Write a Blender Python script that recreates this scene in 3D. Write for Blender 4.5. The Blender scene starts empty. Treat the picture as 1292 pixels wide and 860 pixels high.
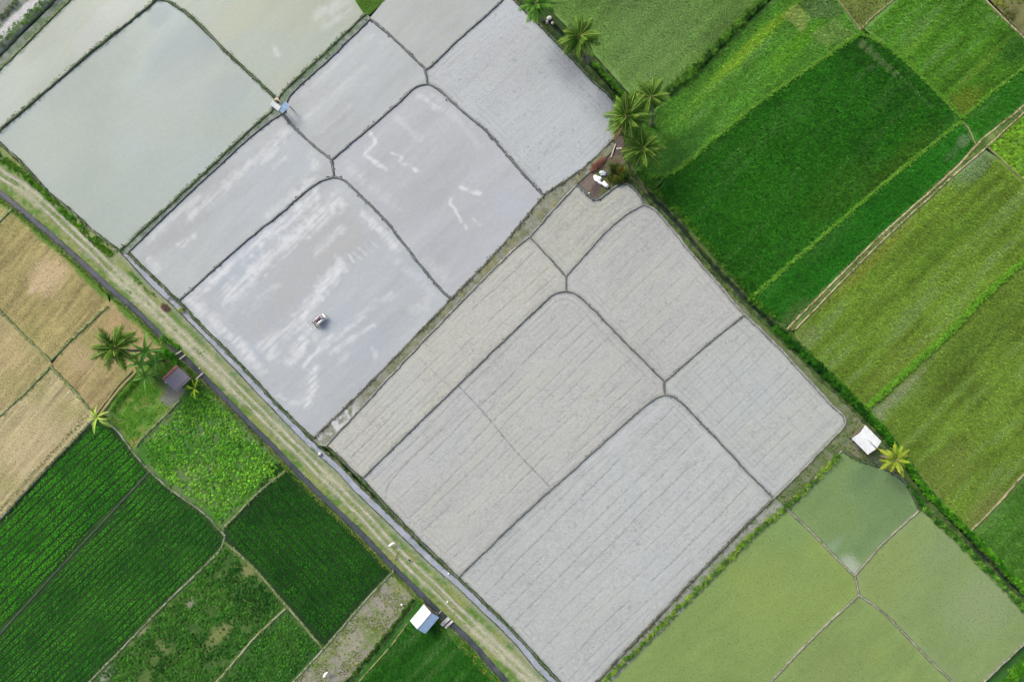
import bpy, bmesh, math, random
import numpy as np
from mathutils import Vector, Matrix

# ------------------------------------------------------------------ camera, sky, sun, exposure
S = 0.08                 # metres per plan unit (the plan is drawn in units of 8 cm)
H = 69.0                 # flying height of the drone
sc = bpy.context.scene
col = sc.collection
cd = bpy.data.cameras.new('drone_camera')
cam = bpy.data.objects.new('drone_camera', cd); col.objects.link(cam)
cam.location = (0, 0, H); cam.rotation_euler = (0, 0, 0)
cd.sensor_width = 36.0; cd.lens = 36.0 * H / (1292 * S)
cd.clip_start = 0.5; cd.clip_end = 6000
sc.camera = cam

SUN_EL, SUN_ROT = math.radians(40), math.radians(-42)
w = bpy.data.worlds.new('World'); sc.world = w; w.use_nodes = True
nt = w.node_tree; bgn = nt.nodes['Background']
sky = nt.nodes.new('ShaderNodeTexSky'); sky.sky_type = 'NISHITA'; sky.sun_disc = False
sky.sun_elevation = SUN_EL; sky.sun_rotation = SUN_ROT
sky.air_density = 0.9; sky.dust_density = 5.0; sky.ozone_density = 0.6; sky.altitude = 0
nt.links.new(sky.outputs[0], bgn.inputs[0]); bgn.inputs[1].default_value = 0.13
sl = bpy.data.lights.new('sun', 'SUN'); sl.energy = 1.5; sl.angle = math.radians(18); sl.color = (1, 0.985, 0.88)
so = bpy.data.objects.new('sun', sl); col.objects.link(so)
sdir = Vector((math.sin(SUN_ROT) * math.cos(SUN_EL), math.cos(SUN_ROT) * math.cos(SUN_EL), math.sin(SUN_EL)))
so.rotation_euler = sdir.to_track_quat('Z', 'Y').to_euler(); so.location = sdir * 90
sc.view_settings.view_transform = 'Standard'; sc.view_settings.look = 'None'
sc.view_settings.gamma = 1.0; sc.view_settings.use_curve_mapping = False
sc.view_settings.exposure = 0.78
KALB = 1.6               # picture value of a white sheet; target colours are divided by it to get base colours

rng = np.random.default_rng(7); random.seed(7)

# ------------------------------------------------------------------ small maths
def W(x, y, z=0.0): return ((x - 646) * S, (430 - y) * S, z)
def lin(c):
    c = np.asarray(c, float) / 255.0
    return np.where(c <= 0.04045, c / 12.92, ((c + 0.055) / 1.055) ** 2.4)
def C(r, g, b): return lin((r, g, b)) / KALB
def hsh(ix, iy, seed):
    h = (ix.astype(np.int64) * 374761393 + iy.astype(np.int64) * 668265263 + seed * 1442695041) & 0xffffffff
    h = ((h ^ (h >> 13)) * 1274126177) & 0xffffffff
    return ((h ^ (h >> 16)) & 0xffff) / 65535.0
def vn(x, y, s=0):
    x = np.asarray(x, float); y = np.asarray(y, float)
    ix = np.floor(x); iy = np.floor(y); fx = x - ix; fy = y - iy
    fx = fx * fx * (3 - 2 * fx); fy = fy * fy * (3 - 2 * fy)
    a = hsh(ix, iy, s); b = hsh(ix + 1, iy, s); c = hsh(ix, iy + 1, s); d = hsh(ix + 1, iy + 1, s)
    return (a * (1 - fx) + b * fx) * (1 - fy) + (c * (1 - fx) + d * fx) * fy
def fbm(x, y, s=0, o=4):
    t = 0; a = 0.5; n = 0
    for i in range(o):
        t = t + a * vn(x, y, s + i * 17); n += a; a *= 0.5; x = np.asarray(x) * 2.03; y = np.asarray(y) * 2.03
    return t / n
def ss(a, b, x):
    t = np.clip((x - a) / (b - a), 0, 1); return t * t * (3 - 2 * t)
def mix(a, b, t):
    a = np.asarray(a, float); b = np.asarray(b, float)
    return a * (1 - t[..., None]) + b * t[..., None]
def inside(poly, x, y):
    r = np.zeros(x.shape, bool); n = len(poly)
    for i in range(n):
        x1, y1 = poly[i]; x2, y2 = poly[(i + 1) % n]
        if y1 == y2: continue
        c = (y1 > y) != (y2 > y)
        r ^= c & (x < (x2 - x1) * (y - y1) / (y2 - y1) + x1)
    return r
def dline(pl, x, y, closed=False):
    """distance to a polyline and the closest point on it"""
    best = np.full(x.shape, 1e9); bx = np.zeros(x.shape); by = np.zeros(x.shape)
    n = len(pl)
    for i in range(n if closed else n - 1):
        x1, y1 = pl[i]; x2, y2 = pl[(i + 1) % n]
        dx, dy = x2 - x1, y2 - y1; L = dx * dx + dy * dy
        if L < 1e-9: continue
        t = np.clip(((x - x1) * dx + (y - y1) * dy) / L, 0, 1)
        qx = x1 + t * dx; qy = y1 + t * dy; d = np.hypot(x - qx, y - qy)
        m = d < best; best[m] = d[m]; bx[m] = qx[m]; by[m] = qy[m]
    return best, bx, by
def smooth(pl, step=3.0):
    """Catmull-Rom through the points, resampled evenly"""
    P = [np.array(p, float) for p in pl]
    if len(P) == 2:
        out = P
    else:
        Q = [2 * P[0] - P[1]] + P + [2 * P[-1] - P[-2]]; out = []
        for i in range(1, len(Q) - 2):
            p0, p1, p2, p3 = Q[i - 1:i + 3]
            t0 = 0; t1 = t0 + max(np.linalg.norm(p1 - p0), 1e-3) ** .5; t2 = t1 + max(np.linalg.norm(p2 - p1), 1e-3) ** .5; t3 = t2 + max(np.linalg.norm(p3 - p2), 1e-3) ** .5
            for t in np.linspace(t1, t2, 9)[:-1]:
                A1 = (t1 - t) / (t1 - t0) * p0 + (t - t0) / (t1 - t0) * p1
                A2 = (t2 - t) / (t2 - t1) * p1 + (t - t1) / (t2 - t1) * p2
                A3 = (t3 - t) / (t3 - t2) * p2 + (t - t2) / (t3 - t2) * p3
                B1 = (t2 - t) / (t2 - t0) * A1 + (t - t0) / (t2 - t0) * A2
                B2 = (t3 - t) / (t3 - t1) * A2 + (t - t1) / (t3 - t1) * A3
                out.append((t2 - t) / (t2 - t1) * B1 + (t - t1) / (t2 - t1) * B2)
        out.append(P[-1])
    out = np.array(out); d = np.r_[0, np.cumsum(np.hypot(*np.diff(out, axis=0).T))]
    n = max(2, int(round(d[-1] / step)) + 1); q = np.linspace(0, d[-1], n)
    return np.c_[np.interp(q, d, out[:, 0]), np.interp(q, d, out[:, 1])]
def normals2(pl):
    t = np.gradient(np.asarray(pl, float), axis=0); t /= np.linalg.norm(t, axis=1)[:, None] + 1e-9
    return np.c_[-t[:, 1], t[:, 0]]          # in plan units (y down): points to the right-hand... side of travel
def offset(pl, d): return np.asarray(pl) + normals2(pl) * d

ANG = math.radians(44)                         # the field rows run this way (up and to the right)
def uv(x, y, ang=ANG):
    c, s = math.cos(ang), math.sin(ang)
    return x * c - y * s, x * s + y * c         # u along the rows, v across them

# ------------------------------------------------------------------ materials
MAT = {}
def newmat(name):
    m = bpy.data.materials.new(name); m.use_nodes = True; MAT[name] = m
    return m, m.node_tree, m.node_tree.nodes['Principled BSDF']
def N(t, typ, **k):
    n = t.nodes.new(typ)
    for a, b in k.items(): setattr(n, a, b)
    return n
def ground_mat(name, rough=0.7, fine=0.25, scale=9.0, bump=0.25, bscale=14.0, spec=0.35, wet=None):
    """vertex colour carries what the soil is; nodes add grain, relief and gloss"""
    m, t, p = newmat(name)
    at = N(t, 'ShaderNodeAttribute', attribute_name='Col')
    tc = N(t, 'ShaderNodeNewGeometry')
    nz = N(t, 'ShaderNodeTexNoise'); nz.inputs['Scale'].default_value = scale; nz.inputs['Detail'].default_value = 5; nz.inputs['Roughness'].default_value = 0.7
    t.links.new(tc.outputs['Position'], nz.inputs['Vector'])
    mr = N(t, 'ShaderNodeMapRange'); mr.inputs[1].default_value = 0.3; mr.inputs[2].default_value = 0.7
    mr.inputs[3].default_value = 1 - fine; mr.inputs[4].default_value = 1 + fine
    t.links.new(nz.outputs[0], mr.inputs[0])
    mx = N(t, 'ShaderNodeMix', data_type='RGBA', blend_type='MULTIPLY'); mx.inputs[0].default_value = 1
    t.links.new(at.outputs['Color'], mx.inputs[6]); t.links.new(mr.outputs[0], mx.inputs[7])
    t.links.new(mx.outputs[2], p.inputs['Base Color'])
    p.inputs['Roughness'].default_value = rough; p.inputs['Specular IOR Level'].default_value = spec
    if wet is not None:                       # alpha of the vertex colour = standing water
        r = N(t, 'ShaderNodeMapRange'); r.inputs[3].default_value = rough; r.inputs[4].default_value = wet
        t.links.new(at.outputs['Alpha'], r.inputs[0]); t.links.new(r.outputs[0], p.inputs['Roughness'])
    nb = N(t, 'ShaderNodeTexNoise'); nb.inputs['Scale'].default_value = bscale; nb.inputs['Detail'].default_value = 4
    t.links.new(tc.outputs['Position'], nb.inputs['Vector'])
    bp = N(t, 'ShaderNodeBump'); bp.inputs['Strength'].default_value = bump; bp.inputs['Distance'].default_value = 0.06
    t.links.new(nb.outputs[0], bp.inputs['Height']); t.links.new(bp.outputs[0], p.inputs['Normal'])
    return m
ground_mat('silty_water', rough=0.6, fine=0.05, scale=3.0, bump=0.05, bscale=5.0, spec=0.2, wet=0.42)
ground_mat('worked_mud', rough=0.65, fine=0.14, scale=9.0, bump=0.16, bscale=18.0, spec=0.25, wet=0.45)
ground_mat('earth', rough=0.9, fine=0.28, scale=7.0, bump=0.7, bscale=9.0, spec=0.2)
ground_mat('wet_earth', rough=0.55, fine=0.35, scale=6.0, bump=0.9, bscale=7.0, spec=0.4)
ground_mat('algae_water', rough=0.4, fine=0.10, scale=4.0, bump=0.1, bscale=8.0, spec=0.45)

def leaf_mat(name, trans=0.25, rough=0.55, inst=True, colr=(0.05, 0.1, 0.02)):
    m, t, p = newmat(name)
    if inst:
        at = N(t, 'ShaderNodeAttribute', attribute_name='tint', attribute_type='INSTANCER')
    else:
        at = N(t, 'ShaderNodeAttribute', attribute_name='Col')
    c = at.outputs['Color']
    t.links.new(c, p.inputs['Base Color'])
    p.inputs['Roughness'].default_value = rough; p.inputs['Specular IOR Level'].default_value = 0.12
    tr = N(t, 'ShaderNodeBsdfTranslucent'); t.links.new(c, tr.inputs['Color'])
    ms = N(t, 'ShaderNodeMixShader'); ms.inputs[0].default_value = trans
    t.links.new(p.outputs[0], ms.inputs[1]); t.links.new(tr.outputs[0], ms.inputs[2])
    t.links.new(ms.outputs[0], t.nodes['Material Output'].inputs['Surface'])
    return m
leaf_mat('leaf_scatter'); leaf_mat('leaf_single', inst=False, trans=0.3)

def plain(name, rgb, rough=0.6, metal=0.0, var=0.15, scale=8.0, bump=0.0, rgb2=None, spec=0.4, stretch=None):
    m, t, p = newmat(name)
    tc = N(t, 'ShaderNodeTexCoord')
    src = tc.outputs['Object']
    if stretch:
        mp = N(t, 'ShaderNodeMapping'); mp.inputs['Scale'].default_value = stretch
        t.links.new(src, mp.inputs[0]); src = mp.outputs[0]
    nz = N(t, 'ShaderNodeTexNoise'); nz.inputs['Scale'].default_value = scale; nz.inputs['Detail'].default_value = 6; nz.inputs['Roughness'].default_value = 0.65
    t.links.new(src, nz.inputs['Vector'])
    cr = N(t, 'ShaderNodeValToRGB'); a = np.array(rgb); b = np.array(rgb2) if rgb2 is not None else a * (1 + var)
    cr.color_ramp.elements[0].position = 0.35; cr.color_ramp.elements[1].position = 0.65
    lo = a * (1 - var) if rgb2 is None else a
    cr.color_ramp.elements[0].color = (*lo, 1); cr.color_ramp.elements[1].color = (*np.minimum(b, 1), 1)
    t.links.new(nz.outputs[0], cr.inputs[0]); t.links.new(cr.outputs[0], p.inputs['Base Color'])
    p.inputs['Roughness'].default_value = rough; p.inputs['Metallic'].default_value = metal; p.inputs['Specular IOR Level'].default_value = spec
    if bump:
        bp = N(t, 'ShaderNodeBump'); bp.inputs['Strength'].default_value = bump; bp.inputs['Distance'].default_value = 0.02
        t.links.new(nz.outputs[0], bp.inputs['Height']); t.links.new(bp.outputs[0], p.inputs['Normal'])
    return m
plain('white_sheet', (0.47, 0.50, 0.52), 0.5, var=0.06, scale=2.5, rgb2=(0.60, 0.62, 0.63))
plain('blue_sheet', (0.25, 0.37, 0.52), 0.45, var=0.1, scale=2.5, rgb2=(0.36, 0.48, 0.62))
plain('rusty_sheet', (0.17, 0.19, 0.24), 0.6, scale=1.6, rgb2=(0.24, 0.18, 0.17), bump=0.2)
plain('red_sheet', (0.19, 0.045, 0.045), 0.7, scale=4, rgb2=(0.27, 0.12, 0.11))
plain('timber', (0.09, 0.075, 0.06), 0.85, scale=9, rgb2=(0.17, 0.145, 0.115), bump=0.4, stretch=(1, 1, .2))
plain('pale_timber', (0.30, 0.27, 0.23), 0.85, scale=9, rgb2=(0.46, 0.42, 0.38), bump=0.4)
plain('bark', (0.14, 0.11, 0.08), 0.9, scale=10, rgb2=(0.26, 0.22, 0.17), bump=0.6, stretch=(1, 1, 3))
plain('banana_stem', (0.12, 0.15, 0.05), 0.7, scale=6, rgb2=(0.22, 0.20, 0.08), stretch=(1, 1, .3))
plain('white_paint', (0.74, 0.74, 0.75), 0.35, var=0.05, scale=6, rgb2=(0.84, 0.84, 0.85))
plain('pink_paint', (0.62, 0.44, 0.50), 0.4, var=0.05, scale=6, rgb2=(0.74, 0.58, 0.63))
plain('dark_metal', (0.03, 0.03, 0.035), 0.5, scale=12, rgb2=(0.07, 0.065, 0.06), metal=0.3)
plain('grey_metal', (0.22, 0.22, 0.23), 0.5, scale=12, rgb2=(0.34, 0.33, 0.32), metal=0.4)
plain('rubber', (0.02, 0.02, 0.02), 0.8, scale=12, rgb2=(0.04, 0.04, 0.04))
plain('feather', (0.78, 0.78, 0.74), 0.8, var=0.05, scale=20, rgb2=(0.86, 0.86, 0.83))
plain('beak', (0.5, 0.32, 0.05), 0.5, scale=20, rgb2=(0.6, 0.4, 0.08))
plain('black_feather', (0.012, 0.012, 0.014), 0.6, scale=20, rgb2=(0.03, 0.03, 0.03))
plain('sack', (0.70, 0.69, 0.70), 0.8, var=0.08, scale=9, rgb2=(0.80, 0.79, 0.79), bump=0.4)
plain('blue_plastic', (0.36, 0.44, 0.48), 0.3, var=0.1, scale=5, rgb2=(0.5, 0.58, 0.6))
plain('stone', (0.20, 0.18, 0.17), 0.9, scale=5, rgb2=(0.36, 0.33, 0.31), bump=0.5)
plain('pale_stone', (0.28, 0.27, 0.26), 0.9, scale=5, rgb2=(0.62, 0.6, 0.58), bump=0.5)
plain('dry_leaf', (0.34, 0.25, 0.12), 0.8, scale=8, rgb2=(0.5, 0.4, 0.22))
plain('rust_twigs', (0.17, 0.10, 0.085), 0.95, scale=9, rgb2=(0.30, 0.20, 0.17), bump=0.6)
plain('canal_lining', (0.10, 0.115, 0.09), 0.9, scale=3, rgb2=(0.17, 0.18, 0.15), bump=0.5)
def water_mat(name, rgb, rgb2, rough):
    m = plain(name, rgb, rough, scale=0.8, rgb2=rgb2, spec=0.5)
    t = m.node_tree; p = t.nodes['Principled BSDF']
    g = N(t, 'ShaderNodeNewGeometry'); nb = N(t, 'ShaderNodeTexNoise'); nb.inputs['Scale'].default_value = 5
    t.links.new(g.outputs['Position'], nb.inputs['Vector'])
    bp = N(t, 'ShaderNodeBump'); bp.inputs['Strength'].default_value = 0.12; bp.inputs['Distance'].default_value = 0.03
    t.links.new(nb.outputs[0], bp.inputs['Height']); t.links.new(bp.outputs[0], p.inputs['Normal'])
water_mat('dark_water', (0.036, 0.046, 0.052), (0.072, 0.080, 0.092), 0.12)
water_mat('ditch_water', (0.012, 0.018, 0.014), (0.03, 0.035, 0.03), 0.1)
water_mat('grey_water', C(150, 160, 172), C(185, 190, 205), 0.25)

# ------------------------------------------------------------------ object helpers
def tag(o, label=None, cat=None, group=None, kind=None):
    if label: o['label'] = label
    if cat: o['category'] = cat
    if group: o['group'] = group
    if kind: o['kind'] = kind
    return o
def link(name, me, parent=None):
    o = bpy.data.objects.new(name, me); col.objects.link(o)
    if parent is not None: o.parent = parent
    return o
def empty(name, loc, rz=0.0):
    o = bpy.data.objects.new(name, None); col.objects.link(o); o.location = loc; o.rotation_euler = (0, 0, rz)
    o.empty_display_size = 0.2
    return o
def np_mesh(name, V, F, mat, colr=None, smooth_=True):
    """V (n,3), F (m,3 or 4) arrays"""
    me = bpy.data.meshes.new(name); V = np.asarray(V, np.float32); F = np.asarray(F, np.int32); k = F.shape[1]
    me.vertices.add(len(V)); me.vertices.foreach_set('co', V.ravel())
    me.loops.add(F.size); me.loops.foreach_set('vertex_index', F.ravel())
    me.polygons.add(len(F)); me.polygons.foreach_set('loop_start', np.arange(0, F.size, k, dtype=np.int32))
    me.polygons.foreach_set('use_smooth', np.full(len(F), smooth_))
    me.update(calc_edges=True)
    if colr is not None:
        a = me.attributes.new('Col', 'FLOAT_COLOR', 'POINT')
        if colr.shape[1] == 3: colr = np.c_[colr, np.ones(len(colr))]
        a.data.foreach_set('color', colr.astype(np.float32).ravel())
    me.materials.append(MAT[mat]); me.validate()
    return me
def field_mesh(name, poly, step, painter, mat, z0=0.0, ang=ANG):
    """a sheet of ground filling a plan outline: colour (and alpha = wetness) and height from painter"""
    poly = np.asarray(poly, float); c, s = math.cos(ang), math.sin(ang)
    pu, pv = uv(poly[:, 0], poly[:, 1], ang)
    us = np.arange(pu.min() - step, pu.max() + 2 * step, step); vs = np.arange(pv.min() - step, pv.max() + 2 * step, step)
    U, Vv = np.meshgrid(us, vs); X = U * c + Vv * s; Y = -U * s + Vv * c
    ins = inside(poly, X.ravel(), Y.ravel()).reshape(X.shape)
    q = ins[:-1, :-1] | ins[1:, :-1] | ins[:-1, 1:] | ins[1:, 1:]
    idx = np.arange(X.size).reshape(X.shape)
    F = np.stack([idx[:-1, :-1][q], idx[1:, :-1][q], idx[1:, 1:][q], idx[:-1, 1:][q]], 1)
    used = np.unique(F); rm = np.full(X.size, -1); rm[used] = np.arange(len(used)); F = rm[F]
    x = X.ravel()[used]; y = Y.ravel()[used]; out = ~ins.ravel()[used]
    d, bx, by = dline(poly, x[out], y[out], True); x[out] = bx; y[out] = by
    cl, z = painter(x, y)
    V = np.c_[(x - 646) * S, (430 - y) * S, z0 + z]
    e = V[F]; nz = np.cross(e[:, 1] - e[:, 0], e[:, 2] - e[:, 0])[:, 2]
    if nz.mean() < 0: F = F[:, ::-1]
    return np_mesh(name, V, F, mat, cl)
def ribbon(name, pl, prof, mat, colfn, step=1.6, seed=0, wob=0.12, zn=0.03, zbase=0.0):
    """sweep a cross-section [(offset in plan units, height in m)] along a plan line"""
    P = smooth(pl, step); n = normals2(P); L = np.r_[0, np.cumsum(np.hypot(*np.diff(P, axis=0).T))]
    k = len(prof); m = len(P); hw = max(abs(o) for o, _ in prof)
    X = np.zeros((m, k)); Y = np.zeros((m, k)); Z = np.zeros((m, k)); A = np.zeros((m, k))
    cen = (vn(L / 9, L * 0 + seed, 5) - .5) * wob * 4 * hw / 3
    for j, (o, h) in enumerate(prof):
        wv = 1 + (fbm(L / 6, L * 0 + j * 3.3 + seed * 7.1, 3, 3) - .5) * wob * 4
        oo = o * wv + cen
        X[:, j] = P[:, 0] + n[:, 0] * oo; Y[:, j] = P[:, 1] + n[:, 1] * oo
        Z[:, j] = zbase + h + ((fbm(L / 4, L * 0 + j * 5.7 + seed, 9, 3) - .5) * zn * 2 if h > 0.02 else 0); A[:, j] = o / hw
    idx = np.arange(m * k).reshape(m, k)
    F = np.stack([idx[:-1, :-1], idx[:-1, 1:], idx[1:, 1:], idx[1:, :-1]], -1).reshape(-1, 4)
    cl = colfn(X.ravel(), Y.ravel(), A.ravel())
    V = np.c_[(X.ravel() - 646) * S, (430 - Y.ravel()) * S, Z.ravel()]
    e = V[F]; nz = np.cross(e[:, 1] - e[:, 0], e[:, 2] - e[:, 0])[:, 2]
    if nz.sum() < 0: F = F[:, ::-1]
    return np_mesh(name, V, F, mat, cl)

# ------------------------------------------------------------------ plants for scattering (geometry nodes on points)
SRC = {}
def src(key, V, F):
    me = bpy.data.meshes.new(key); me.from_pydata([tuple(v) for v in V], [], [tuple(f) for f in F]); me.update()
    me.materials.append(MAT['leaf_scatter'])
    o = bpy.data.objects.new(key, me); SRC.setdefault(key.rsplit('-', 1)[0], []).append(o)
def blades(r, n, h, spread, wd, arch=0.5):
    V = []; F = []
    for i in range(n):
        a = 6.283 * (i + r.random() * .8) / n; hh = h * (0.6 + .5 * r.random()); sp = spread * (0.35 + .75 * r.random()); ww = wd * (.7 + .6 * r.random())
        d = np.array([math.cos(a), math.sin(a), 0]); t = np.array([-d[1], d[0], 0]); b = len(V)
        p0 = d * .01; p1 = d * sp * .45 + np.array([0, 0, hh * .75]); p2 = d * sp + np.array([0, 0, hh * (1 - arch * r.random())])
        V += [p0 - t * ww * .35, p0 + t * ww * .35, p1 + t * ww * .5, p1 - t * ww * .5, p2]
        F += [(b, b + 1, b + 2, b + 3), (b + 3, b + 2, b + 4)]
    return V, F
def leaves(r, n, rad, h, ll, lw, flat=0.5, dome=True):
    V = []; F = []
    for i in range(n):
        a = 6.283 * r.random(); q = math.sqrt(r.random()) if dome else r.random()
        zz = h * (math.sqrt(max(0, 1 - q * q)) * (.75 + .35 * r.random())); c = np.array([math.cos(a) * q * rad, math.sin(a) * q * rad, zz])
        a2 = a + r.normal() * .9; tilt = r.normal() * flat - .25; roll = r.normal() * flat
        d = np.array([math.cos(a2) * math.cos(tilt), math.sin(a2) * math.cos(tilt), math.sin(tilt)])
        t = np.array([-math.sin(a2), math.cos(a2), 0]) * math.cos(roll) + np.array([0, 0, 1]) * math.sin(roll)
        L = ll * (.6 + .7 * r.random()); w_ = lw * (.7 + .6 * r.random()); b = len(V); dn = np.array([0, 0, -L * .12])
        V += [c - d * L * .5, c + t * w_ * .5, c + d * L * .5 + dn, c - t * w_ * .5]
        F += [(b, b + 1, b + 2), (b, b + 2, b + 3)]
    return V, F
for k in range(4):
    r = np.random.default_rng(100 + k)
    src(f'rice-{k}', *blades(r, 9, 0.26, 0.20, 0.042, .6))
    src(f'seedling-{k}', *blades(r, 5, 0.12, 0.09, 0.022, .5))
    src(f'grass-{k}', *blades(r, 9, 0.12, 0.15, 0.03, .8))
    src(f'stubble-{k}', *blades(r, 7, 0.09, 0.07, 0.03, .2))
    src(f'corn-{k}', *blades(r, 8, 0.32, 0.20, 0.07, .8))
    src(f'leafy-{k}', *leaves(r, 34, 0.22, 0.22, 0.13, 0.075, .4))
    src(f'bush-{k}', *leaves(r, 34, 0.24, 0.26, 0.13, 0.085, .7))
    src(f'straw-{k}', *leaves(r, 7, 0.2, 0.03, 0.22, 0.02, .15))
def clod(k):
    r = np.random.default_rng(300 + k); V = []; F = []
    bm = bmesh.new(); bmesh.ops.create_icosphere(bm, subdivisions=1, radius=0.06)
    for v in bm.verts: v.co *= 0.7 + .6 * r.random(); v.co.z *= .6
    V = [tuple(v.co) for v in bm.verts]; F = [tuple(x.index for x in f.verts) for f in bm.faces]; bm.free()
    return V, F
for k in range(3): src(f'clod-{k}', *clod(k))
GROUPS = {}
def scatter_group(key):
    if key in GROUPS: return GROUPS[key]
    g = bpy.data.node_groups.new('scatter_' + key, 'GeometryNodeTree')
    g.interface.new_socket('Geometry', in_out='INPUT', socket_type='NodeSocketGeometry')
    g.interface.new_socket('Geometry', in_out='OUTPUT', socket_type='NodeSocketGeometry')
    gi = g.nodes.new('NodeGroupInput'); go = g.nodes.new('NodeGroupOutput'); jn = g.nodes.new('GeometryNodeJoinGeometry')
    def na(nm, dt):
        n = g.nodes.new('GeometryNodeInputNamedAttribute'); n.data_type = dt; n.inputs[0].default_value = nm; return n.outputs[0]
    rot, scl, var = na('rot', 'FLOAT_VECTOR'), na('scl', 'FLOAT_VECTOR'), na('var', 'INT')
    for k, o in enumerate(SRC[key]):
        oi = g.nodes.new('GeometryNodeObjectInfo'); oi.inputs['Object'].default_value = o; oi.inputs['As Instance'].default_value = False
        cp = g.nodes.new('FunctionNodeCompare'); cp.data_type = 'INT'; cp.operation = 'EQUAL'
        ii = [s for s in cp.inputs if s.type == 'INT']; g.links.new(var, ii[0]); ii[1].default_value = k
        ip = g.nodes.new('GeometryNodeInstanceOnPoints')
        g.links.new(gi.outputs[0], ip.inputs['Points']); g.links.new(oi.outputs['Geometry'], ip.inputs['Instance'])
        g.links.new(cp.outputs[0], ip.inputs['Selection']); g.links.new(rot, ip.inputs['Rotation']); g.links.new(scl, ip.inputs['Scale'])
        g.links.new(ip.outputs[0], jn.inputs[0])
    g.links.new(jn.outputs[0], go.inputs[0]); GROUPS[key] = g
    return g
def scatter(name, key, x, y, z, scale, tint, parent=None, tilt=0.15, sz=None, rz=None):
    """one object of many small plants; x, y in plan units, z in m, tint (n,3) base colours"""
    n = len(x); me = bpy.data.meshes.new(name); me.vertices.add(n)
    me.vertices.foreach_set('co', np.c_[(x - 646) * S, (430 - y) * S, z + np.zeros(n)].astype(np.float32).ravel())
    rz = rng.random(n) * 6.283 if rz is None else rz
    rot = np.c_[rng.normal(size=n) * tilt, rng.normal(size=n) * tilt, rz]
    scale = scale * np.ones(n); s3 = np.c_[scale, scale, scale * (1 if sz is None else sz)]
    for nm, ty, pr, arr in (('rot', 'FLOAT_VECTOR', 'vector', rot), ('scl', 'FLOAT_VECTOR', 'vector', s3), ('tint', 'FLOAT_COLOR', 'color', np.c_[np.clip(tint, 0, 1), np.ones(n)])):
        me.attributes.new(nm, ty, 'POINT').data.foreach_set(pr, arr.astype(np.float32).ravel())
    me.attributes.new('var', 'INT', 'POINT').data.foreach_set('value', rng.integers(0, len(SRC[key]), n).astype(np.int32))
    me.materials.append(MAT['leaf_scatter'])
    o = link(name, me, parent); md = o.modifiers.new('scatter', 'NODES'); md.node_group = scatter_group(key)
    o['kind'] = 'stuff'
    return o
def fill(poly, step, jit=0.5, ang=ANG, rowstep=None):
    """jittered points on a row grid inside a plan outline"""
    poly = np.asarray(poly, float); c, s = math.cos(ang), math.sin(ang); pu, pv = uv(poly[:, 0], poly[:, 1], ang); rs = rowstep or step
    U, Vv = np.meshgrid(np.arange(pu.min(), pu.max(), step), np.arange(pv.min(), pv.max(), rs))
    U = U.ravel() + (rng.random(U.size) - .5) * step * jit * 2; Vv = Vv.ravel() + (rng.random(Vv.size) - .5) * rs * jit * 2
    x = U * c + Vv * s; y = -U * s + Vv * c; k = inside(poly, x, y)
    return x[k], y[k]
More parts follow.
